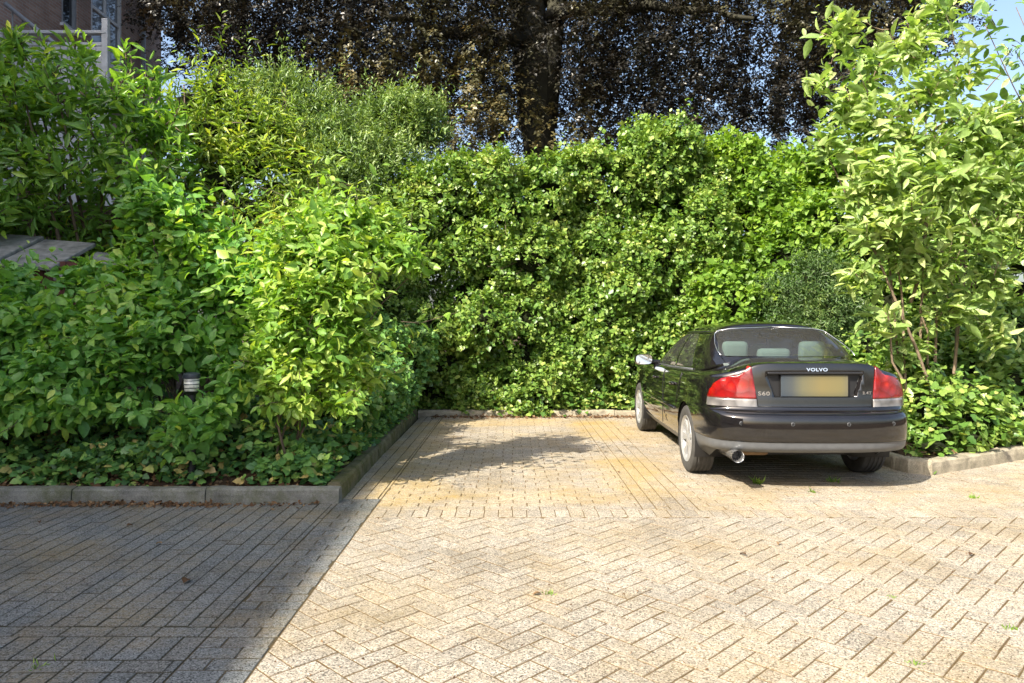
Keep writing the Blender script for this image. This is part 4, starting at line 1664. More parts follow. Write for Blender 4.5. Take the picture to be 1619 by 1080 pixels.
def soft_box(name, x0, x1, y0, y1, z0, z1, mat, bev=.05, tilt=0.0):
    b = MB(); b.box(-(x1 - x0) / 2, (x1 - x0) / 2, -(y1 - y0) / 2, (y1 - y0) / 2, -(z1 - z0) / 2, (z1 - z0) / 2, bev)
    o = b.build(name, M[mat], car, R(60))
    for p in o.data.polygons:
        p.use_smooth = True
    o.location = ((x0 + x1) / 2, (y0 + y1) / 2, (z0 + z1) / 2)
    o.rotation_euler = (tilt, 0, 0)
    return o


soft_box('rear_seat', -.66, .66, 1.14, 1.36, .45, 1.08, 'seat', .07, R(12))
soft_box('rear_seat_base', -.66, .66, 1.3, 1.85, .32, .50, 'seat', .06)
soft_box('headrest', -.50, -.25, 1.10, 1.20, 1.05, 1.245, 'seat', .04, R(10))
soft_box('headrest', .25, .50, 1.10, 1.20, 1.05, 1.245, 'seat', .04, R(10))
soft_box('headrest', -.16, .16, 1.09, 1.19, 1.05, 1.175, 'seat', .04, R(10))
for s in (-1, 1):
    soft_box('front_seat', s * .37 - .25, s * .37 + .25, 2.02, 2.16, .45, 1.06, 'seat', .06, R(14))
    soft_box('headrest', s * .37 - .13, s * .37 + .13, 1.95, 2.05, 1.08, 1.27, 'seat', .04, R(10))
    soft_box('front_seat_base', s * .37 - .26, s * .37 + .26, 2.15, 2.65, .34, .52, 'seat', .06)
    soft_box('door_panel', s * .715 - .02, s * .715 + .02, 1.2, 3.0, .35, .93, 'cabin', .015)
soft_box('dashboard', -.68, .68, 2.85, 3.25, .55, .95, 'cabin', .08)
b = MB()
pts_ = [(-.37 + .185 * math.cos(a), 2.72 + .06 * math.sin(a), .93 + .175 * math.sin(a)) for a in np.linspace(0, 2 * math.pi, 25)]
b.tube(pts_, .014, 6, False); b.build('steering_wheel', M['black'], car)
b = MB(); b.tube([(0, 2.53, 1.33), (0, 2.50, 1.30)], .01, 6); b.box(-.11, .11, 2.47, 2.50, 1.245, 1.305, .012); b.build('rear_view_mirror', M['black'], car)
# front lamps and grille (face the hedge)
for s in (-1, 1):
    soft_box('headlight', s * .62 - .17, s * .62 + .17, 4.22, 4.40, .60, .72, 'white_lens', .04)
soft_box('grille', -.32, .32, 4.44, 4.53, .48, .66, 'black', .03)


# ------------------------------------------------------------------ hedge of ivy along the back
def hedge_blobs(px0, px1, top, d0, d1, seed, step=0.62, r=(0.40, 0.62), zmin=0.35, depth=0.42):
    """top: list of (px, py) of the hedge's upper edge"""
    rg = np.random.default_rng(seed)
    out = []
    xa, xb = at(px0, 0, d0)[0], at(px1, 0, d1)[0]
    n = max(2, int(abs(xb - xa) / step) + 1)
    for i in range(n):
        t = (i + 0.5) / n
        d = d0 + (d1 - d0) * t
        px = px0 + (px1 - px0) * t
        x = (px - 809.5) * d / F_PX
        zt = CAM_H - (np.interp(px, [p[0] for p in top], [p[1] for p in top]) - 513) * d / F_PX
        z = zmin
        while z < zt - 0.25:
            rr = rg.uniform(*r)
            rr = min(rr, max(0.28, (zt - z)))
            out.append((x + rg.normal() * 0.16, d + rg.normal() * 0.24 + 0.10 * (z > 3.2), z + rg.normal() * 0.08, rr * 1.05, depth * rg.uniform(0.85, 1.25), rr, rr * rr))
            z += step * rg.uniform(0.75, 1.0)
        zz = 0.5
        while zz < zt - 0.35:
            out.append((x + rg.normal() * 0.2, d + 0.75 + rg.normal() * 0.1, zz, 0.55, 0.4, 0.5, 0.14))
            zz += 0.7
        rr = rg.uniform(0.25, 0.36)
        out.append((x + rg.normal() * 0.15, d + 0.1, zt - rr, rr, rr, rr, rr * rr))
    return np.array(out)


hb = hedge_blobs(530, 862, [(530, 350), (585, 320), (640, 270), (700, 235), (760, 228), (800, 228), (840, 255), (862, 272)], 11.75, 11.75, 21)
plant('ivy_hedge', 'dense small-leaved ivy hedge left of the dip under the beech trunk', 'hedge', (-0.9, 11.8, 0), hb, 23000, 8, 0.17, 0.066, 0.058, M['ivy'],
      'ivy hedges along the back', stems=8, stem_r=0.02, stem_base=0.8, inner=0.42, seed=31, var=0.38, cav=[(at(665, 450, 11.4), (0.4, 0.6, 0.9), 0.5), (at(690, 350, 11.4), (0.4, 0.6, 0.25), 0.35)], rag=0.10, ragp=0.12, twigs=700, gap=0.30, nscale=1.5, shell=(0.58, 1.14), stem_back=0.5)
hb = hedge_blobs(858, 1105, [(858, 272), (880, 240), (930, 222), (970, 190), (1005, 168), (1040, 186), (1075, 215), (1105, 245)], 11.75, 11.8, 22)
plant('ivy_hedge', 'tallest bright green ivy hedge mound, peaking right of the beech trunk', 'hedge', (1.7, 11.9, 0), hb, 24000, 8, 0.17, 0.066, 0.058, M['ivy'],
      'ivy hedges along the back', stems=12, stem_r=0.02, stem_base=0.8, inner=0.42, seed=32, var=0.38, rag=0.10, ragp=0.12, twigs=220, gap=0.28, nscale=1.5, shell=(0.58, 1.14), stem_back=0.5)
hb = hedge_blobs(1065, 1350, [(1065, 262), (1095, 250), (1150, 225), (1210, 205), (1260, 225), (1300, 205), (1350, 230)], 12.1, 11.6, 23, r=(0.42, 0.66))
plant('leafy_hedge', 'yellow-green leafy hedge behind the roof of the black car', 'hedge', (4.1, 12.1, 0), hb, 15500, 8, 0.24, 0.098, 0.072, M['hedge_light'],
      None, stems=12, stem_r=0.022, stem_base=0.8, inner=0.42, seed=33, rag=0.10, ragp=0.12, stem_back=0.5, twigs=160, gap=0.30, nscale=1.3, shell=(0.56, 1.14))
hb = blobs_px([(1235, 470, 11.0, 0.55, 0.4, 0.40), (1290, 440, 10.8, 0.5, 0.4, 0.4), (1310, 500, 10.6, 0.5, 0.4, 0.45), (1265, 520, 10.8, 0.5, 0.4, 0.4), (1320, 570, 10.4, 0.5, 0.4, 0.5), (1330, 630, 10.4, 0.5, 0.4, 0.5)])
plant('yew_bush', 'dark feathery yew bush behind the right side of the car roof', 'bush', (4.6, 10.9, 0.05), hb, 3600, 18, 0.30, 0.060, 0.014, M['yew_dark'],
      None, stems=8, inner=0.45, seed=34, rag=0.15, up=0.1, droop=0.2, spread=0.8, gap=0.2, shell=(0.4, 1.25))
hb = hedge_blobs(1345, 2050, [(1345, 240), (1400, 260), (1480, 250), (1560, 200), (1700, 180), (2050, 190)], 11.0, 10.9, 24, r=(0.42, 0.62))
plant('ivy_hedge', 'shadowy ivy hedge behind the pale-leaved tree at the right', 'hedge', (6.2, 10.9, 0.1), hb, 24000, 8, 0.19, 0.080, 0.068, M['ivy'],
      'ivy hedges along the back', stems=10, stem_r=0.02, stem_base=0.8, inner=0.42, seed=35, rag=0.10, ragp=0.12, stem_back=0.4, twigs=150, gap=0.34, nscale=1.2, shell=(0.58, 1.1))

# feathery yew and narrow-leaved shrub over the hedge at the left
yb = blobs_px([(640, 165, 12.6, .55, .5, .30), (610, 185, 12.5, .75, .5, .35), (560, 215, 12.4, .8, .5, .45), (660, 210, 12.6, .45, .4, .3), (520, 240, 12.2, .7, .5, .5), (590, 260, 12.2, .8, .5, .5),
               (550, 300, 12.0, .8, .5, .5), (470, 160, 12.6, .6, .5, .4), (430, 130, 12.6, .5, .5, .3), (490, 200, 12.4, .6, .5, .5), (500, 340, 11.8, .8, .5, .6), (560, 380, 11.8, .8, .5, .6), (540, 470, 11.6, .9, .5, .8), (590, 440, 11.7, .6, .5, .8), (560, 560, 11.4, .8, .5, .7)])
plant('yew_tree', 'feathery grey-green yew with drooping sprays left of the hedge top', 'tree', (-2.6, 12.2, 0.3), yb, 8600, 20, 0.42, 0.084, 0.026, M['yew'],
      None, stems=9, stem_r=0.05, inner=0.4, seed=41, rag=0.28, up=0.45, droop=0.0, spread=0.7, gap=0.2, upface=0.9, shell=(0.35, 1.35))
wb = blobs_px([(345, 150, 9.8, .42, .4, .42), (380, 190, 9.7, .45, .4, .45), (330, 215, 9.6, .45, .4, .45), (430, 215, 9.8, .45, .4, .42), (470, 255, 9.8, .4, .4, .4), (400, 260, 9.6, .5, .4, .45), (350, 290, 9.5, .5, .4, .45),
               (440, 310, 9.6, .5, .4, .4), (300, 170, 9.9, .35, .35, .4), (385, 340, 9.5, .55, .4, .5), (300, 350, 9.3, .55, .4, .55), (460, 370, 9.5, .55, .4, .5), (350, 430, 9.2, .6, .4, .5), (440, 450, 9.3, .6, .4, .6), (240, 400, 9.2, .5, .4, .6), (500, 440, 9.5, .5, .4, .7)])
plant('narrow_leaved_shrub', 'tall sunlit shrub with long narrow yellow-green leaves left of the yew', 'shrub', (-3.9, 9.6, 0.4), wb, 3000, 12, 0.42, 0.135, 0.028, M['willow'],
      None, stems=12, stem_r=0.025, seed=42, rag=0.26, twigs=200, up=0.7, droop=0.25, spread=0.8, gap=0.28, shape='sm', inner=0.45)

# cherry laurel in front of the house
lb_ = blobs_px([(35, 125, 8.8, .42, .4, .36), (100, 135, 8.7, .42, .4, .36), (60, 190, 8.6, .5, .4, .42), (165, 150, 8.8, .38, .4, .32), (220, 170, 8.9, .42, .4, .34), (150, 210, 8.6, .5, .4, .4), (260, 205, 9.0, .4, .4, .36),
                (20, 250, 8.5, .5, .4, .4), (100, 265, 8.5, .5, .4, .36), (200, 250, 8.7, .5, .4, .4), (270, 270, 8.9, .4, .4, .4), (60, 325, 8.7, .4, .4, .25), (-60, 140, 8.7, .5, .4, .5), (-60, 260, 8.5, .5, .4, .5), (180, 330, 9.0, .5, .4, .35),
                (130, 75, 8.9, .12, .15, .22), (30, 70, 8.8, .14, .15, .24), (200, 95, 9.0, .12, .15, .22), (75, 85, 8.8, .1, .12, .2), (30, 300, 8.5, .4, .3, .25), (-20, 330, 8.3, .4, .3, .25), (120, 160, 8.4, .35, .3, .26), (20, 160, 8.4, .35, .3, .26), (240, 120, 9.0, .14, .15, .2), (50, 345, 9.2, .6, .25, .28), (160, 365, 9.2, .5, .25, .3), (-10, 360, 9.1, .5, .25, .25), (120, 390, 9.0, .4, .2, .2)])
plant('cherry_laurel', 'large glossy cherry laurel in front of the brick house and balcony', 'shrub', (-5.3, 9.45, 0.4), lb_, 1400, 9, 0.36, 0.165, 0.052, M['laurel'],
      None, stems=14, stem_r=0.035, seed=43, rag=0.14, ragp=0.2, twigs=330, up=0.85, droop=0.12, spread=0.9, gap=0.42, shape='big', singles=300, upface=0.4, shell=(0.45, 1.1))

# broad-leaved shrubs of the left bed, in the shade of the house
sb = blobs_px([(40, 520, 6.5, .42, .35, .30), (-40, 540, 6.3, .45, .35, .35), (110, 510, 6.6, .40, .35, .28), (30, 590, 6.2, .42, .3, .28), (100, 580, 6.25, .42, .3, .28), (20, 465, 6.8, .35, .35, .2), (-50, 620, 6.1, .4, .3, .25), (130, 625, 6.15, .3, .25, .2), (60, 640, 6.1, .35, .25, .2), (100, 450, 7.0, .34, .25, .16), (25, 440, 7.0, .3, .25, .14), (150, 440, 7.2, .25, .25, .18)])
plant('broadleaf_shrub', 'shaded round-leaved shrub at the left edge above the grey kerb', 'shrub', (-4.1, 6.6, 0.35), sb, 1300, 9, 0.24, 0.105, 0.064, M['broad'],
      'round-leaved shrubs of the left bed', stems=12, stem_r=0.012, seed=51, rag=0.12, twigs=160, shape='big', singles=300, gap=0.22, up=0.5, droop=0.35)
sb = blobs_px([(190, 480, 6.7, .38, .35, .26), (260, 470, 6.8, .36, .35, .26), (180, 540, 6.4, .38, .33, .28), (250, 530, 6.45, .38, .33, .28), (330, 500, 6.7, .36, .35, .28), (335, 550, 6.75, .34, .3, .26), (205, 600, 6.2, .35, .28, .26), (245, 585, 6.35, .22, .25, .22), (390, 540, 6.6, .3, .3, .28), (370, 600, 6.4, .3, .28, .26), (230, 640, 6.15, .3, .2, .16), (275, 655, 6.08, .2, .12, .14), (335, 650, 6.1, .22, .14, .16), (300, 668, 6.05, .2, .1, .10), (296, 655, 5.86, .15, .05, .11), (318, 672, 5.87, .16, .05, .12), (280, 685, 5.88, .16, .05, .09)])
plant('broadleaf_shrub', 'shaded round-leaved shrub spreading around the black garden lamp', 'shrub', (-2.95, 6.75, 0.38), sb, 1000, 9, 0.24, 0.105, 0.062, M['broad'],
      'round-leaved shrubs of the left bed', stems=12, stem_r=0.012, seed=52, cav=[(at(303, 605, 5.9), (0.13, 0.5, 0.15), 1.0)], rag=0.12, twigs=160, shape='big', singles=300, gap=0.22, up=0.5, droop=0.35)
sb = blobs_px([(215, 275, 7.0, .13, .13, .2), (235, 330, 7.0, .26, .25, .25), (280, 330, 7.0, .22, .22, .24), (300, 385, 6.95, .28, .26, .26), (240, 400, 7.0, .3, .28, .28), (215, 445, 6.9, .32, .28, .25), (290, 445, 6.85, .34, .28, .25), (350, 400, 7.0, .2, .2, .24), (365, 440, 6.9, .28, .26, .26), (370, 365, 7.0, .1, .1, .14), (410, 430, 6.9, .24, .24, .22), (400, 470, 6.8, .26, .24, .22)])
plant('tall_shrub', 'tall upright round-leaved shrub catching light at its tips, left bed', 'shrub', (-3.25, 7.1, 0.4), sb, 640, 9, 0.26, 0.11, 0.066, M['broad'],
      'round-leaved shrubs of the left bed', stems=11, stem_r=0.013, seed=53, rag=0.2, twigs=150, shape='big', singles=300, gap=0.25, up=0.9, droop=0.2)
sb = blobs_px([(520, 345, 6.7, .32, .28, .20), (570, 345, 6.8, .24, .25, .18), (460, 385, 6.5, .28, .28, .24), (530, 400, 6.5, .34, .3, .26), (600, 390, 6.6, .28, .25, .2), (650, 410, 6.6, .2, .15, .10), (640, 385, 6.7, .18, .15, .12), (470, 450, 6.3, .30, .28, .26), (540, 460, 6.35, .3, .28, .28), (450, 510, 6.2, .26, .25, .24), (510, 520, 6.2, .3, .26, .26), (560, 520, 6.4, .22, .22, .2), (480, 575, 6.15, .26, .24, .22), (540, 580, 6.3, .24, .22, .2), (450, 420, 6.4, .2, .2, .2), (430, 610, 6.15, .18, .18, .15), (470, 630, 6.1, .22, .18, .14), (530, 630, 6.2, .22, .2, .14), (420, 560, 6.2, .2, .2, .2), (580, 590, 6.6, .2, .2, .18), (410, 480, 6.3, .16, .2, .2), (615, 350, 7.0, .2, .2, .14), (500, 320, 6.9, .18, .18, .12)])
plant('bright_shrub', 'sunlit yellow-green shrub leaning over the mossy side kerb', 'shrub', (-1.95, 6.25, 0.36), sb, 1500, 9, 0.24, 0.098, 0.046, M['broad_bright'],
      None, stems=7, stem_r=0.012, bark='bark', seed=54, rag=0.3, twigs=180, shape='big', singles=300, gap=0.24, up=0.6, droop=0.3)

# low growth behind, along the side kerb
sb = blobs_px([(590, 600, 9.2, .5, .6, .35), (620, 620, 10.2, .4, .6, .35), (560, 610, 8.2, .45, .6, .3), (520, 630, 7.4, .45, .5, .28), (640, 560, 10.8, .5, .4, .5), (590, 540, 10.0, .5, .5, .5), (560, 640, 7.6, .3, .5, .22), (600, 645, 9.0, .3, .5, .2)])
plant('kerbside_ivy', 'dark ivy bank along the mossy side kerb behind the bright shrub', 'ivy', (-2.2, 9.0, 0.3), sb, 2300, 7, 0.18, 0.075, 0.062, M['ivy_ground'],
      None, stems=6, seed=55, inner=0.6, gap=0.3, twigs=120)

# ------------------------------------------------------------------ pale-leaved tree and others at the right
pb = blobs_px([(1330, 50, 7.6, .16, .16, .22), (1300, 120, 7.5, .1, .1, .1), (1370, 100, 7.6, .26, .25, .22), (1440, 60, 7.8, .22, .22, .26), (1450, 140, 7.7, .3, .3, .26), (1520, 110, 7.9, .24, .24, .22), (1330, 160, 7.5, .26, .25, .18), (1380, 190, 7.4, .3, .3, .24), (1300, 210, 7.4, .16, .16, .16), (1530, 190, 7.6, .32, .3, .26), (1460, 220, 7.4, .34, .3, .26), (1400, 270, 7.3, .34, .3, .24), (1500, 280, 7.3, .32, .3, .24), (1570, 270, 7.4, .3, .3, .24),
                (1440, 330, 7.2, .3, .3, .2), (1540, 350, 7.3, .28, .28, .2), (1370, 350, 7.3, .22, .22, .18), (1600, 190, 7.7, .3, .3, .3), (1360, 430, 7.3, .16, .16, .14), (1480, 20, 8.0, .22, .22, .22), (1610, 330, 7.4, .25, .25, .25), (1395, 500, 7.4, .22, .2, .12), (1470, 410, 7.4, .28, .25, .2), (1560, 430, 7.5, .3, .25, .22), (1420, 390, 7.5, .25, .25, .2), (1350, 300, 7.4, .2, .2, .2), (1500, 480, 7.6, .22, .2, .14), (1570, 510, 7.7, .25, .2, .16), (1440, 545, 7.7, .18, .15, .12)])
pale_root, pale_fl = plant('pale_leaved_tree', 'young multi-stemmed tree with large pale leaves right of the car', 'tree', (4.55, 7.75, 0.15), pb, 1150, 8, 0.30, 0.138, 0.056, M['pale'],
      None, stems=4, stem_r=0.02, bark='bark_pale', seed=61, rag=0.2, var=0.4, twigs=260, shape='big', singles=300, gap=0.2, up=1.0, droop=0.2, shell=(0.4, 1.1), stem_base=0.2)
mb = MB()
for (pa, pb_, pc) in (((1432, 600, 7.8), (1440, 470, 7.7), (1385, 240, 7.5)), ((1448, 600, 7.85), (1460, 400, 7.75), (1480, 170, 7.7)), ((1425, 590, 7.9), (1430, 440, 7.8), (1345, 150, 7.6)),
                      ((1510, 600, 8.1), (1515, 420, 8.0), (1540, 180, 7.8)), ((1490, 590, 8.0), (1480, 380, 7.8), (1420, 200, 7.6)), ((1460, 470, 7.8), (1520, 380, 7.6), (1610, 310, 7.4)), ((1440, 480, 7.7), (1490, 350, 7.5), (1450, 60, 7.8))):
    a, b_, c_ = at(*pa), at(*pb_), at(*pc)
    if pa[1] > 585:
        a = np.array([a[0], a[1], 0.1])
    pts = [(1 - t) ** 2 * a + 2 * t * (1 - t) * b_ + t * t * c_ + rng.normal(size=3) * 0.012 for t in np.linspace(0, 1, 10)]
    mb.tube([tuple(p) for p in pts], [0.018 * (1 - 0.75 * t) for t in np.linspace(0, 1, 10)], 7)
put_world(mb.build('trunk', M['bark_pale']), pale_root)

kb = blobs_px([(1575, 30, 6.4, .2, .2, .18), (1600, 80, 6.3, .16, .16, .2), (1625, 10, 6.3, .25, .2, .2), (1640, 120, 6.2, .2, .2, .3), (1600, 10, 6.5, .15, .15, .12), (1690, 60, 6.2, .3, .3, .5), (1660, 250, 6.3, .25, .25, .35), (1635, 330, 6.4, .15, .15, .2)])
plant('overhanging_shrub', 'branches with oval dark green leaves hanging in from the top right corner', 'shrub', (6.9, 7.0, 0.2), kb, 85, 7, 0.28, 0.10, 0.055, M['corner'],
      None, stems=8, stem_r=0.012, seed=62, twigs=60, shape='big', singles=120, gap=0.1, droop=0.4, shell=(0.4, 1.1))

rb = blobs_px([(1460, 640, 7.5, .32, .3, .22), (1520, 620, 7.9, .4, .35, .28), (1590, 610, 8.3, .45, .35, .3), (1480, 680, 7.35, .28, .22, .14), (1540, 665, 7.7, .36, .28, .2), (1610, 655, 8.1, .42, .3, .22), (1450, 590, 8.0, .35, .35, .3), (1540, 570, 8.6, .45, .4, .3), (1620, 560, 8.9, .5, .4, .35), (1680, 600, 8.7, .5, .4, .4), (1400, 600, 8.8, .4, .4, .35), (1380, 560, 9.4, .4, .4, .4), (1440, 540, 9.2, .4, .4, .3),
                (1480, 520, 9.4, .5, .4, .3), (1580, 510, 9.3, .5, .4, .35), (1345, 610, 9.6, .4, .4, .4), (1475, 706, 7.12, .22, .10, .09), (1530, 694, 7.38, .24, .12, .10), (1590, 684, 7.72, .26, .12, .10)])
plant('ivy_bank', 'low sunlit bank of ivy above the kerb right of the car', 'ivy', (5.0, 8.0, 0.15), rb, 3300, 7, 0.17, 0.082, 0.070, M['ivy'],
      None, stems=4, seed=63, rag=0.08, shape='ivy', inner=0.55, gap=0.24, singles=300, shell=(0.7, 1.08), droop=0.35, upface=0.9)


# ------------------------------------------------------------------ ivy covering the soil of the beds
def ground_cover(name, label, n, fxy, fz, L, W, mat, seed, zr=(0.02, 0.2), tv=(LEAF_IVY_V, LEAF_IVY_F)):
    rg = np.random.default_rng(seed)
    X, Y = fxy(rg, n)
    n = len(X)
    P = np.stack([X, Y, fz(X, Y) + rg.uniform(zr[0], zr[1], n) * (0.4 + 0.8 * (0.5 + 0.5 * pnoise(np.stack([X * 2, Y * 2, X * 0], 1))))], 1)
    A = nrm(rg.normal(size=(n, 3)) * np.array([1, 1, 0.35]) + np.array([0, -0.4, -0.2]))
    Nn = nrm(np.array([0, -0.45, 0.9]) + rg.normal(size=(n, 3)) * 0.5)
    Nn = nrm(Nn - A * (Nn * A).sum(1, keepdims=True))
    s = 1 + 0.3 * rg.normal(size=n).clip(-1.5, 1.8)
    fl = {'P': P, 'A': A, 'N': Nn, 'L': L * s, 'W': W * s, 't': rg.random(n)}
    me = leaves_mesh(name, fl, *tv)
    o = link(name, me, None, mat)
    tag(o, label, 'ground cover' if 'ivy' in name else 'leaves', None, 'stuff')
    return o


def bed_xy(rg, n):
    X = rg.uniform(-5.6, -1.48, n)
    Y = 5.91 + rg.random(n) ** 1.5 * 2.2
    e = np.minimum((Y - 5.86) / 0.35, (-1.46 - X) / 0.25)
    k = (rg.random(n) < (0.25 + e)) & (pnoise(np.stack([X * 1.9, Y * 1.9, X * 0 + 1], 1)) > -0.62 - 0.3 * (Y > 6.3))
    return X[k], Y[k]


ground_cover('ground_ivy', 'dark glossy ivy carpet covering the left bed behind the grey kerb', 14500, bed_xy, left_z, 0.062, 0.062, M['ivy_ground'], 71, (0.0, 0.34))


def bed_side_xy(rg, n):
    X = -1.48 - rg.random(n) ** 1.5 * 0.9
    Y = rg.uniform(7.0, 11.2, n)
    return X, Y


ground_cover('side_ivy', 'dark ivy carpet beside the mossy kerb at the back of the left bed', 5200, bed_side_xy, left_z, 0.062, 0.058, M['ivy_ground'], 72, (0.0, 0.3))


def hedge_foot(rg, n):
    X = rg.uniform(-0.9, 3.9, n)
    Y = 11.50 - np.abs(rg.normal(size=n)) * 0.13 * (1 + 0.7 * np.sin(X * 2.3 + 1))
    return X, Y


ground_cover('hedge_foot_ivy', 'ivy spilling from the hedge over the back kerb', 2300, hedge_foot, lambda X, Y: 0.10 - 0.10 * np.clip((11.25 - Y) / 0.08, 0, 1), 0.07, 0.064, M['ivy'], 78, (0.0, 0.24))


def litter_bed(rg, n):
    X = rg.uniform(-5.0, -1.55, n)
    Y = 5.87 + rg.random(n) ** 1.6 * 0.7
    return X, Y


ground_cover('leaf_litter', 'brown dry leaf litter on the soil behind the grey kerb', 800, litter_bed, left_z, 0.05, 0.03, M['dead_leaf'], 73, (0.003, 0.05), (LEAF_SM_V, LEAF_SM_F))


def litter_kerb(rg, n):
    X = np.concatenate([rg.uniform(-4.6, -2.2, n // 2), rg.uniform(-4.4, -1.5, n - n // 2)])
    Y = 5.735 - np.abs(rg.normal(size=n)) * 0.055
    return X, Y


ground_cover('kerb_litter', 'reddish-brown dead leaves gathered along the foot of the grey kerb', 700, litter_kerb, lambda X, Y: X * 0 + 0.004, 0.035, 0.02, M['dead_leaf'], 74, (0.001, 0.018), (LEAF_SM_V, LEAF_SM_F))


def litter_back(rg, n):
    X = rg.uniform(-1.2, 2.4, n)
    Y = 11.16 - np.abs(rg.normal(size=n)) * 0.10
    return X, Y


ground_cover('back_litter', 'dry leaf crumbs at the foot of the hedge', 700, litter_back, lambda X, Y: X * 0 + 0.003, 0.05, 0.03, M['dead_leaf'], 75, (0.001, 0.02), (LEAF_SM_V, LEAF_SM_F))


def litter_right(rg, n):
    t = rg.uniform(0.2, 4.5, n)
    X = 3.93 + t
    Y = 6.83 + t * 0.585 + 0.20 + np.abs(rg.normal(size=n)) * 0.12
    return X, Y


ground_cover('right_litter', 'dry brown leaves on the soil edge behind the right kerb', 900, litter_right, lambda X, Y: X * 0 + 0.12, 0.055, 0.032, M['dead_leaf'], 76, (0.0, 0.05), (LEAF_SM_V, LEAF_SM_F))


def crumbs(rg, n):
    X = rg.uniform(-1.0, 4.6, n)
    Y = 2.6 + rg.random(n) * 8.3
    return X, Y


ground_cover('pavement_crumbs', 'tiny leaf and twig crumbs scattered over the sunlit pavers', 1500, crumbs, lambda X, Y: X * 0 + 0.003, 0.013, 0.007, M['dead_leaf'], 77, (0.0, 0.006), (LEAF_SM_V, LEAF_SM_F))

# single fallen leaves one can point to
spots = [(290, 925, 'curled brown dead leaf alone on the shaded grey pavers'), (855, 941, 'dry reddish leaf on the sunlit herringbone beside a green weed'),
         (62, 826, 'small pale leaf near the left edge on shaded pavers'), (200, 834, 'brown leaf fragment below the grey kerb on shaded pavers'),
         (256, 862, 'thin brown leaf in the middle of the shaded pavers'), (977, 747, 'dark brown leaf lying on the divider between the parking bays'),
         (1532, 880, 'orange-brown leaf on pavers at the right edge'), (1180, 880, 'dark twig scrap on pavers below the car shadow'), (1232, 860, 'tan leaf scrap below the car shadow on pavers')]
dl = unit_leaf('fallen_leaf', LEAF_BIG_V * np.array([1, 1, 1.8], dtype=np.float32), LEAF_BIG_F, M['dead_leaf'])
for k, (px, py, lab) in enumerate(spots):
    d = F_PX * CAM_H / (py - 513)
    o = link('fallen_leaf', dl)
    o.location = ((px - 809.5) * d / F_PX, d, 0.010)
    s = 0.075 if k == 0 else 0.045
    o.scale = (s * 0.7, s, s)
    o.rotation_euler = (0.1, 0.15, k * 1.9)
    tag(o, lab, 'leaf', 'fallen leaves on the pavers')


# weeds in the joints
def weed(px, py, lab, h, n, seed):
    rg = np.random.default_rng(seed)
    d = F_PX * CAM_H / (py - 513)
    c = np.array([(px - 809.5) * d / F_PX, d, -0.005])
    A = nrm(rg.normal(size=(n, 3)) * np.array([0.7, 0.7, 0.2]) + np.array([0, 0, 0.8]))
    Nn = nrm(rg.normal(size=(n, 3)))
    Nn = nrm(Nn - A * (Nn * A).sum(1, keepdims=True))
    fl = {'P': c + rg.normal(size=(n, 3)) * np.array([0.015, 0.015, 0]), 'A': A, 'N': Nn, 'L': h * rg.uniform(0.5, 1.1, n), 'W': np.full(n, h * 0.16), 't': rg.random(n)}
    o = link('weed', leaves_mesh('weed', fl, LEAF_SM_V, LEAF_SM_F), None, M['grass'])
    tag(o, lab, 'weed', 'weeds in the paving joints')


for k, (px, py, lab, h) in enumerate([(1197, 765, 'grass tuft at the edge of the car shadow', 0.10), (1318, 762, 'small grass tuft in the car shadow under the bumper', 0.08), (1540, 788, 'green weed on pavers right of the car shadow', 0.06),
                                      (1283, 778, 'tiny weed just below the car shadow', 0.05), (868, 940, 'green weed beside the dry reddish leaf', 0.04), (1445, 1050, 'small weed in a joint near the bottom right', 0.03),
                                      (1597, 995, 'yellowish weed in a joint at the right edge', 0.035), (65, 1052, 'moss weed in a joint at the bottom left', 0.035), (1410, 945, 'tiny yellow weed among the right-hand pavers', 0.025)]):
    weed(px, py, lab, h, 16, 300 + k)

# ------------------------------------------------------------------ garden lamp in the bed
lp = at(303, 605, 5.98)
lampo = empty('garden_lamp', (lp[0], lp[1], 0.3))
tag(lampo, 'black bollard lamp with clear glass head among the shaded shrubs', 'lamp')
hz = lp[2] - 0.3
lampo.scale = (0.86, 0.86, 1.0)
b = MB(); b.lathe([(.001, -.3), (.038, -.3), (.038, hz - .10), (.055, hz - .085), (.066, hz - .07), (.001, hz - .069)], 'z', 24); b.build('post', M['black'], lampo, R(30))
b = MB(); b.lathe([(.062, hz - .068), (.066, hz - .06), (.070, hz + .035), (.060, hz + .038)], 'z', 28); b.build('glass', M['lamp_glass'], lampo)
for k in range(3):
    b = MB(); b.lathe([(.071, hz - .045 + k * .03), (.0735, hz - .042 + k * .03), (.071, hz - .039 + k * .03)], 'z', 28); b.build('louvre_ring', M['lamp_cap'], lampo)
b = MB(); b.lathe([(.078, hz + .036), (.080, hz + .050), (.076, hz + .072), (.055, hz + .082), (.001, hz + .086)], 'z', 28); b.build('cap', M['lamp_cap'], lampo, R(40))

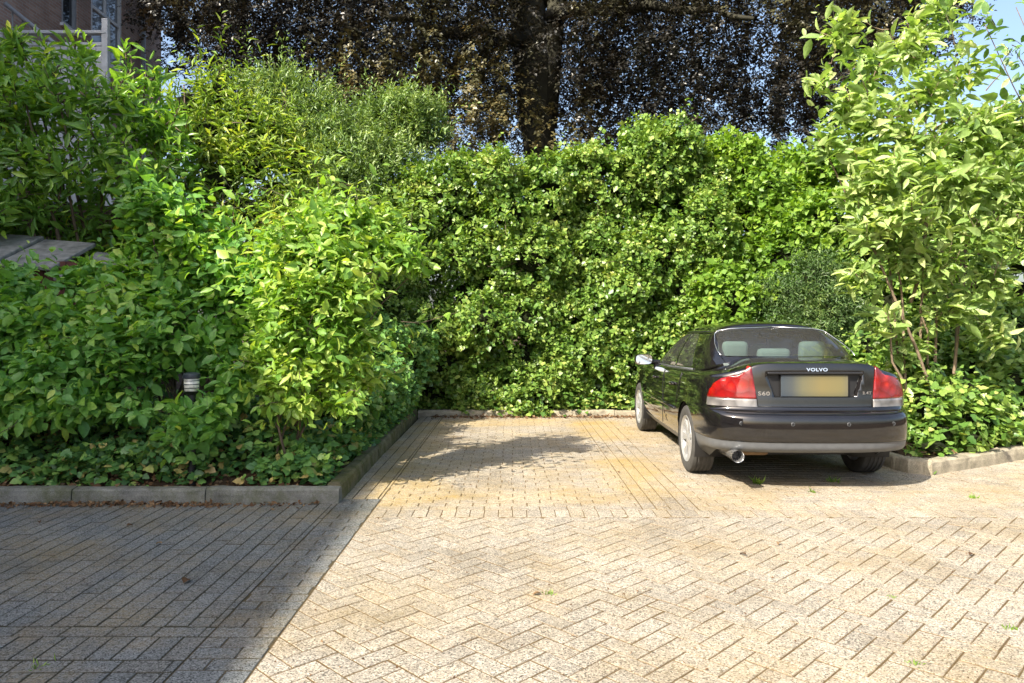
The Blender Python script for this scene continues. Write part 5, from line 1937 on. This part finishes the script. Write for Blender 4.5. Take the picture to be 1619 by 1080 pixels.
# ------------------------------------------------------------------ copper beech
rg = np.random.default_rng(81)
TR = at(866, 300, 17.0)
beech = empty('copper_beech', (TR[0], 17.0, 0))
tag(beech, 'huge copper beech with purple-brown hanging leaves behind the hedge', 'tree')
mb = MB()
tp = [(.95, 17, -.1, .70), (.85, 17, 1.5, .52), (.80, 17, 3.5, .44), (.70, 17, 5.0, .40), (.50, 17, 6.8, .38), (.38, 17, 8.4, .42), (.30, 17, 10.5, .42), (.35, 17, 13.0, .32), (.3, 17, 16.0, .15)]
tq = np.array(tp)
tz = np.linspace(tq[0, 2], tq[-1, 2], 60)
mb.tube([(np.interp(z, tq[:, 2], tq[:, 0]), 17, z) for z in tz], [float(np.interp(z, tq[:, 2], tq[:, 3])) for z in tz], 28)
for i_ in range(len(mb.V)):
    x_, y_, z_ = mb.V[i_]
    cx_ = np.interp(z_, tq[:, 2], tq[:, 0])
    a_ = math.atan2(y_ - 17, x_ - cx_)
    k_ = 1 + 0.09 * math.sin(a_ * 3 + z_ * 0.4) + 0.06 * math.sin(a_ * 7 + z_ * 0.9) + 0.05 * math.sin(z_ * 2.1 + a_ * 2)
    mb.V[i_] = (cx_ + (x_ - cx_) * k_, 17 + (y_ - 17) * k_, z_)
mb.tube([(.80, 17.0, 6.0), (.95, 16.9, 8.0), (1.25, 16.8, 11.0)], [.26, .24, .2], 10)
put_world(mb.build('trunk', M['bark_beech']), beech)
limbs = [((.3, 16.7, 8.0), (-1.2, 15.4, 7.3), (-2.6, 14.0, 7.45), .22), ((.2, 16.7, 8.9), (-1.0, 14.5, 8.6), (-1.9, 13.0, 7.7), .2), ((.8, 16.7, 8.5), (3.0, 14.5, 7.9), (4.4, 13.2, 6.9), .17), ((.3, 17, 9.2), (-1.6, 16.2, 9.6), (-6.0, 15.0, 9.3), .24), ((.5, 17, 9.0), (3.5, 16.0, 9.8), (8.5, 15.0, 9.3), .24),
         ((.4, 17, 10), (2.0, 14.5, 10.2), (3.2, 13.0, 8.8), .2), ((.3, 17, 10.5), (-2.5, 14.5, 10.6), (-4.5, 13.2, 9.0), .2), ((.3, 17, 11), (5, 18, 12), (10.0, 18.0, 10.0), .2), ((.3, 17, 11), (-4, 18.5, 12), (-8.0, 18.5, 10.0), .2),
         ((-1.0, 16.6, 7.8), (-1.5, 16.2, 6.8), (-1.7, 15.8, 5.2), .07), ((.3, 17, 9), (.2, 14.5, 9.5), (.0, 12.9, 8.6), .18)]
mb = MB()
lpts = []
for a, b_, c_, r in limbs:
    a, b_, c_ = map(np.array, (a, b_, c_))
    pts = [(1 - t) ** 2 * a + 2 * t * (1 - t) * b_ + t * t * c_ + rg.normal(size=3) * 0.05 for t in np.linspace(0, 1, 11)]
    mb.tube([tuple(p) for p in pts], [r * (1 - 0.8 * t) for t in np.linspace(0, 1, 11)], 8)
    lpts += pts[3:]
put_world(mb.build('limbs', M['bark_beech']), beech)
# hanging leafy strands
NS = 1750
Xs, Ys = [], []
px = rg.uniform(205, 1560, NS)
Yd = rg.uniform(13.2, 21.0, NS)
Xs = (px - 809.5) * Yd / F_PX
edge = np.interp(px, [205, 240, 275, 340, 430, 480, 560, 640, 700, 760, 830, 900, 1000, 1100, 1200, 1290, 1400, 1480, 1545], [20, 60, 110, 150, 190, 180, 230, 250, 250, 260, 270, 260, 250, 250, 235, 215, 110, 60, 10])
edge = edge + rg.normal(size=NS) * 26 - 40 * (rg.random(NS) ** 2) * 2
zb = CAM_H + (513 - edge) * Yd / F_PX
zb = np.maximum(zb, 3.6)
zt = np.maximum(zb + rg.uniform(1.6, 4.2, NS), rg.uniform(8.5, 12.0, NS))
dens = pnoise(np.stack([Xs * 0.55, Ys if False else Yd * 0.35, zb * 0.2], 1))
keep = (dens > -1.2) & ~((px > 800) & (px < 900) & (Yd < 17.5) & (rg.random(NS) < 0.8)) & ~((np.abs(px - 466) < 9) & (rg.random(NS) < 0.85))
Xs, Yd, zb, zt, px = Xs[keep], Yd[keep], zb[keep], zt[keep], px[keep]
PP, AA, NN, LL, TT = [], [], [], [], []
mt = MB()
for i in range(len(Xs)):
    m = int((zt[i] - zb[i]) * 6.8)
    if m < 1:
        continue
    t = np.sort(rg.random(m))
    sway = np.array([rg.normal() * 0.5, rg.normal() * 0.4])
    sx = Xs[i] + sway[0] * t ** 2 + np.sin(t * 5 + i) * 0.08
    sy = Yd[i] + sway[1] * t ** 2
    sz = zb[i] + (zt[i] - zb[i]) * t
    C = np.stack([sx, sy, sz], 1)
    nzc = pnoise(C * np.array([0.8, 0.5, 0.8]) + 9.0)
    gate = nzc + 0.2 * rg.normal(size=m) > -0.74
    C, t, nzc = C[gate], t[gate], nzc[gate]
    m = len(C)
    if m == 0:
        continue
    an = rg.uniform(0, 6.28, m)
    sd = nrm(np.stack([np.cos(an), np.sin(an), -0.75 + 0.25 * rg.normal(size=m)], 1))        # spray axis, drooping
    sl = (0.22 + 0.30 * rg.random(m)) * (0.55 + 0.6 * t)
    sn = nrm(np.stack([np.cos(an) * 0.6, np.sin(an) * 0.6 - 0.25, 0.75 + 0 * an], 1) + 0.3 * rg.normal(size=(m, 3)))
    sn = nrm(sn - sd * (sn * sd).sum(1, keepdims=True))
    ss = np.cross(sd, sn)
    st = np.clip(0.50 + 0.40 * pnoise(C * np.array([0.45, 0.3, 0.45]) + 3.0) + 0.10 * rg.normal(size=m), 0, 0.9)  # broad clumps tinted lighter, painting sunlit sprays into the leaf colour
    for k in range(9):
        u = (k + 0.5) / 9
        sg = 1 if k % 2 else -1
        A = nrm(sd * 0.65 + ss * sg * 0.75 + 0.18 * rg.normal(size=(m, 3)))
        P = C + sd * (sl * u)[:, None] + 0.02 * rg.normal(size=(m, 3))
        Nn = sn + 0.22 * rg.normal(size=(m, 3))
        PP.append(P); AA.append(A); NN.append(nrm(Nn - A * (Nn * A).sum(1, keepdims=True)))
        LL.append(0.076 * (1 + 0.2 * rg.normal(size=m).clip(-1.5, 1.5))); TT.append(np.clip(st + 0.16 * (rg.random(m) - 0.3), 0, 0.99))
    if i % 50 == 0:
        q = np.linspace(0, 1, 6)
        mt.tube([(Xs[i] + sway[0] * k * k, Yd[i] + sway[1] * k * k, zb[i] + (zt[i] - zb[i]) * k) for k in q], [0.003 + 0.012 * k for k in q], 4, False)
# upper crown above the hanging part
cb = np.array([(x, y, z, r * 1.2, r * 1.2, r, 1.0) for x, y, z, r in ((-6, 17, 12, 2.4), (-2, 16, 13.5, 2.6), (2.5, 16, 13.5, 2.6), (7, 17, 12, 2.5), (0, 18.5, 16, 2.6), (-4, 19, 14.5, 2.5), (5, 19, 14.5, 2.5), (10, 17.5, 11, 1.8), (-8.5, 17.5, 11.5, 1.8))])
fl = foliage(rg, cb, 2600, 9, 0.5, 0.14, 0.09, gap=0.2, nscale=0.5)
PP.append(fl['P']); AA.append(fl['A']); NN.append(fl['N']); LL.append(fl['L']); TT.append(fl['t'])
fb = {'P': np.concatenate(PP), 'A': np.concatenate(AA), 'N': np.concatenate(NN), 'L': np.concatenate(LL), 't': np.concatenate(TT)}
fb['W'] = fb['L'] * 0.66
print('beech leaves', len(fb['P']))
me = leaves_mesh('crown', fb, LEAF_SM_V, LEAF_SM_F)
me.materials.append(M['beech'])
put_world(link('crown', me), beech)['kind'] = 'stuff'
put_world(mt.build('hanging_twigs', M['bark_beech']), beech)['kind'] = 'stuff'
print('objects', len(bpy.data.objects))
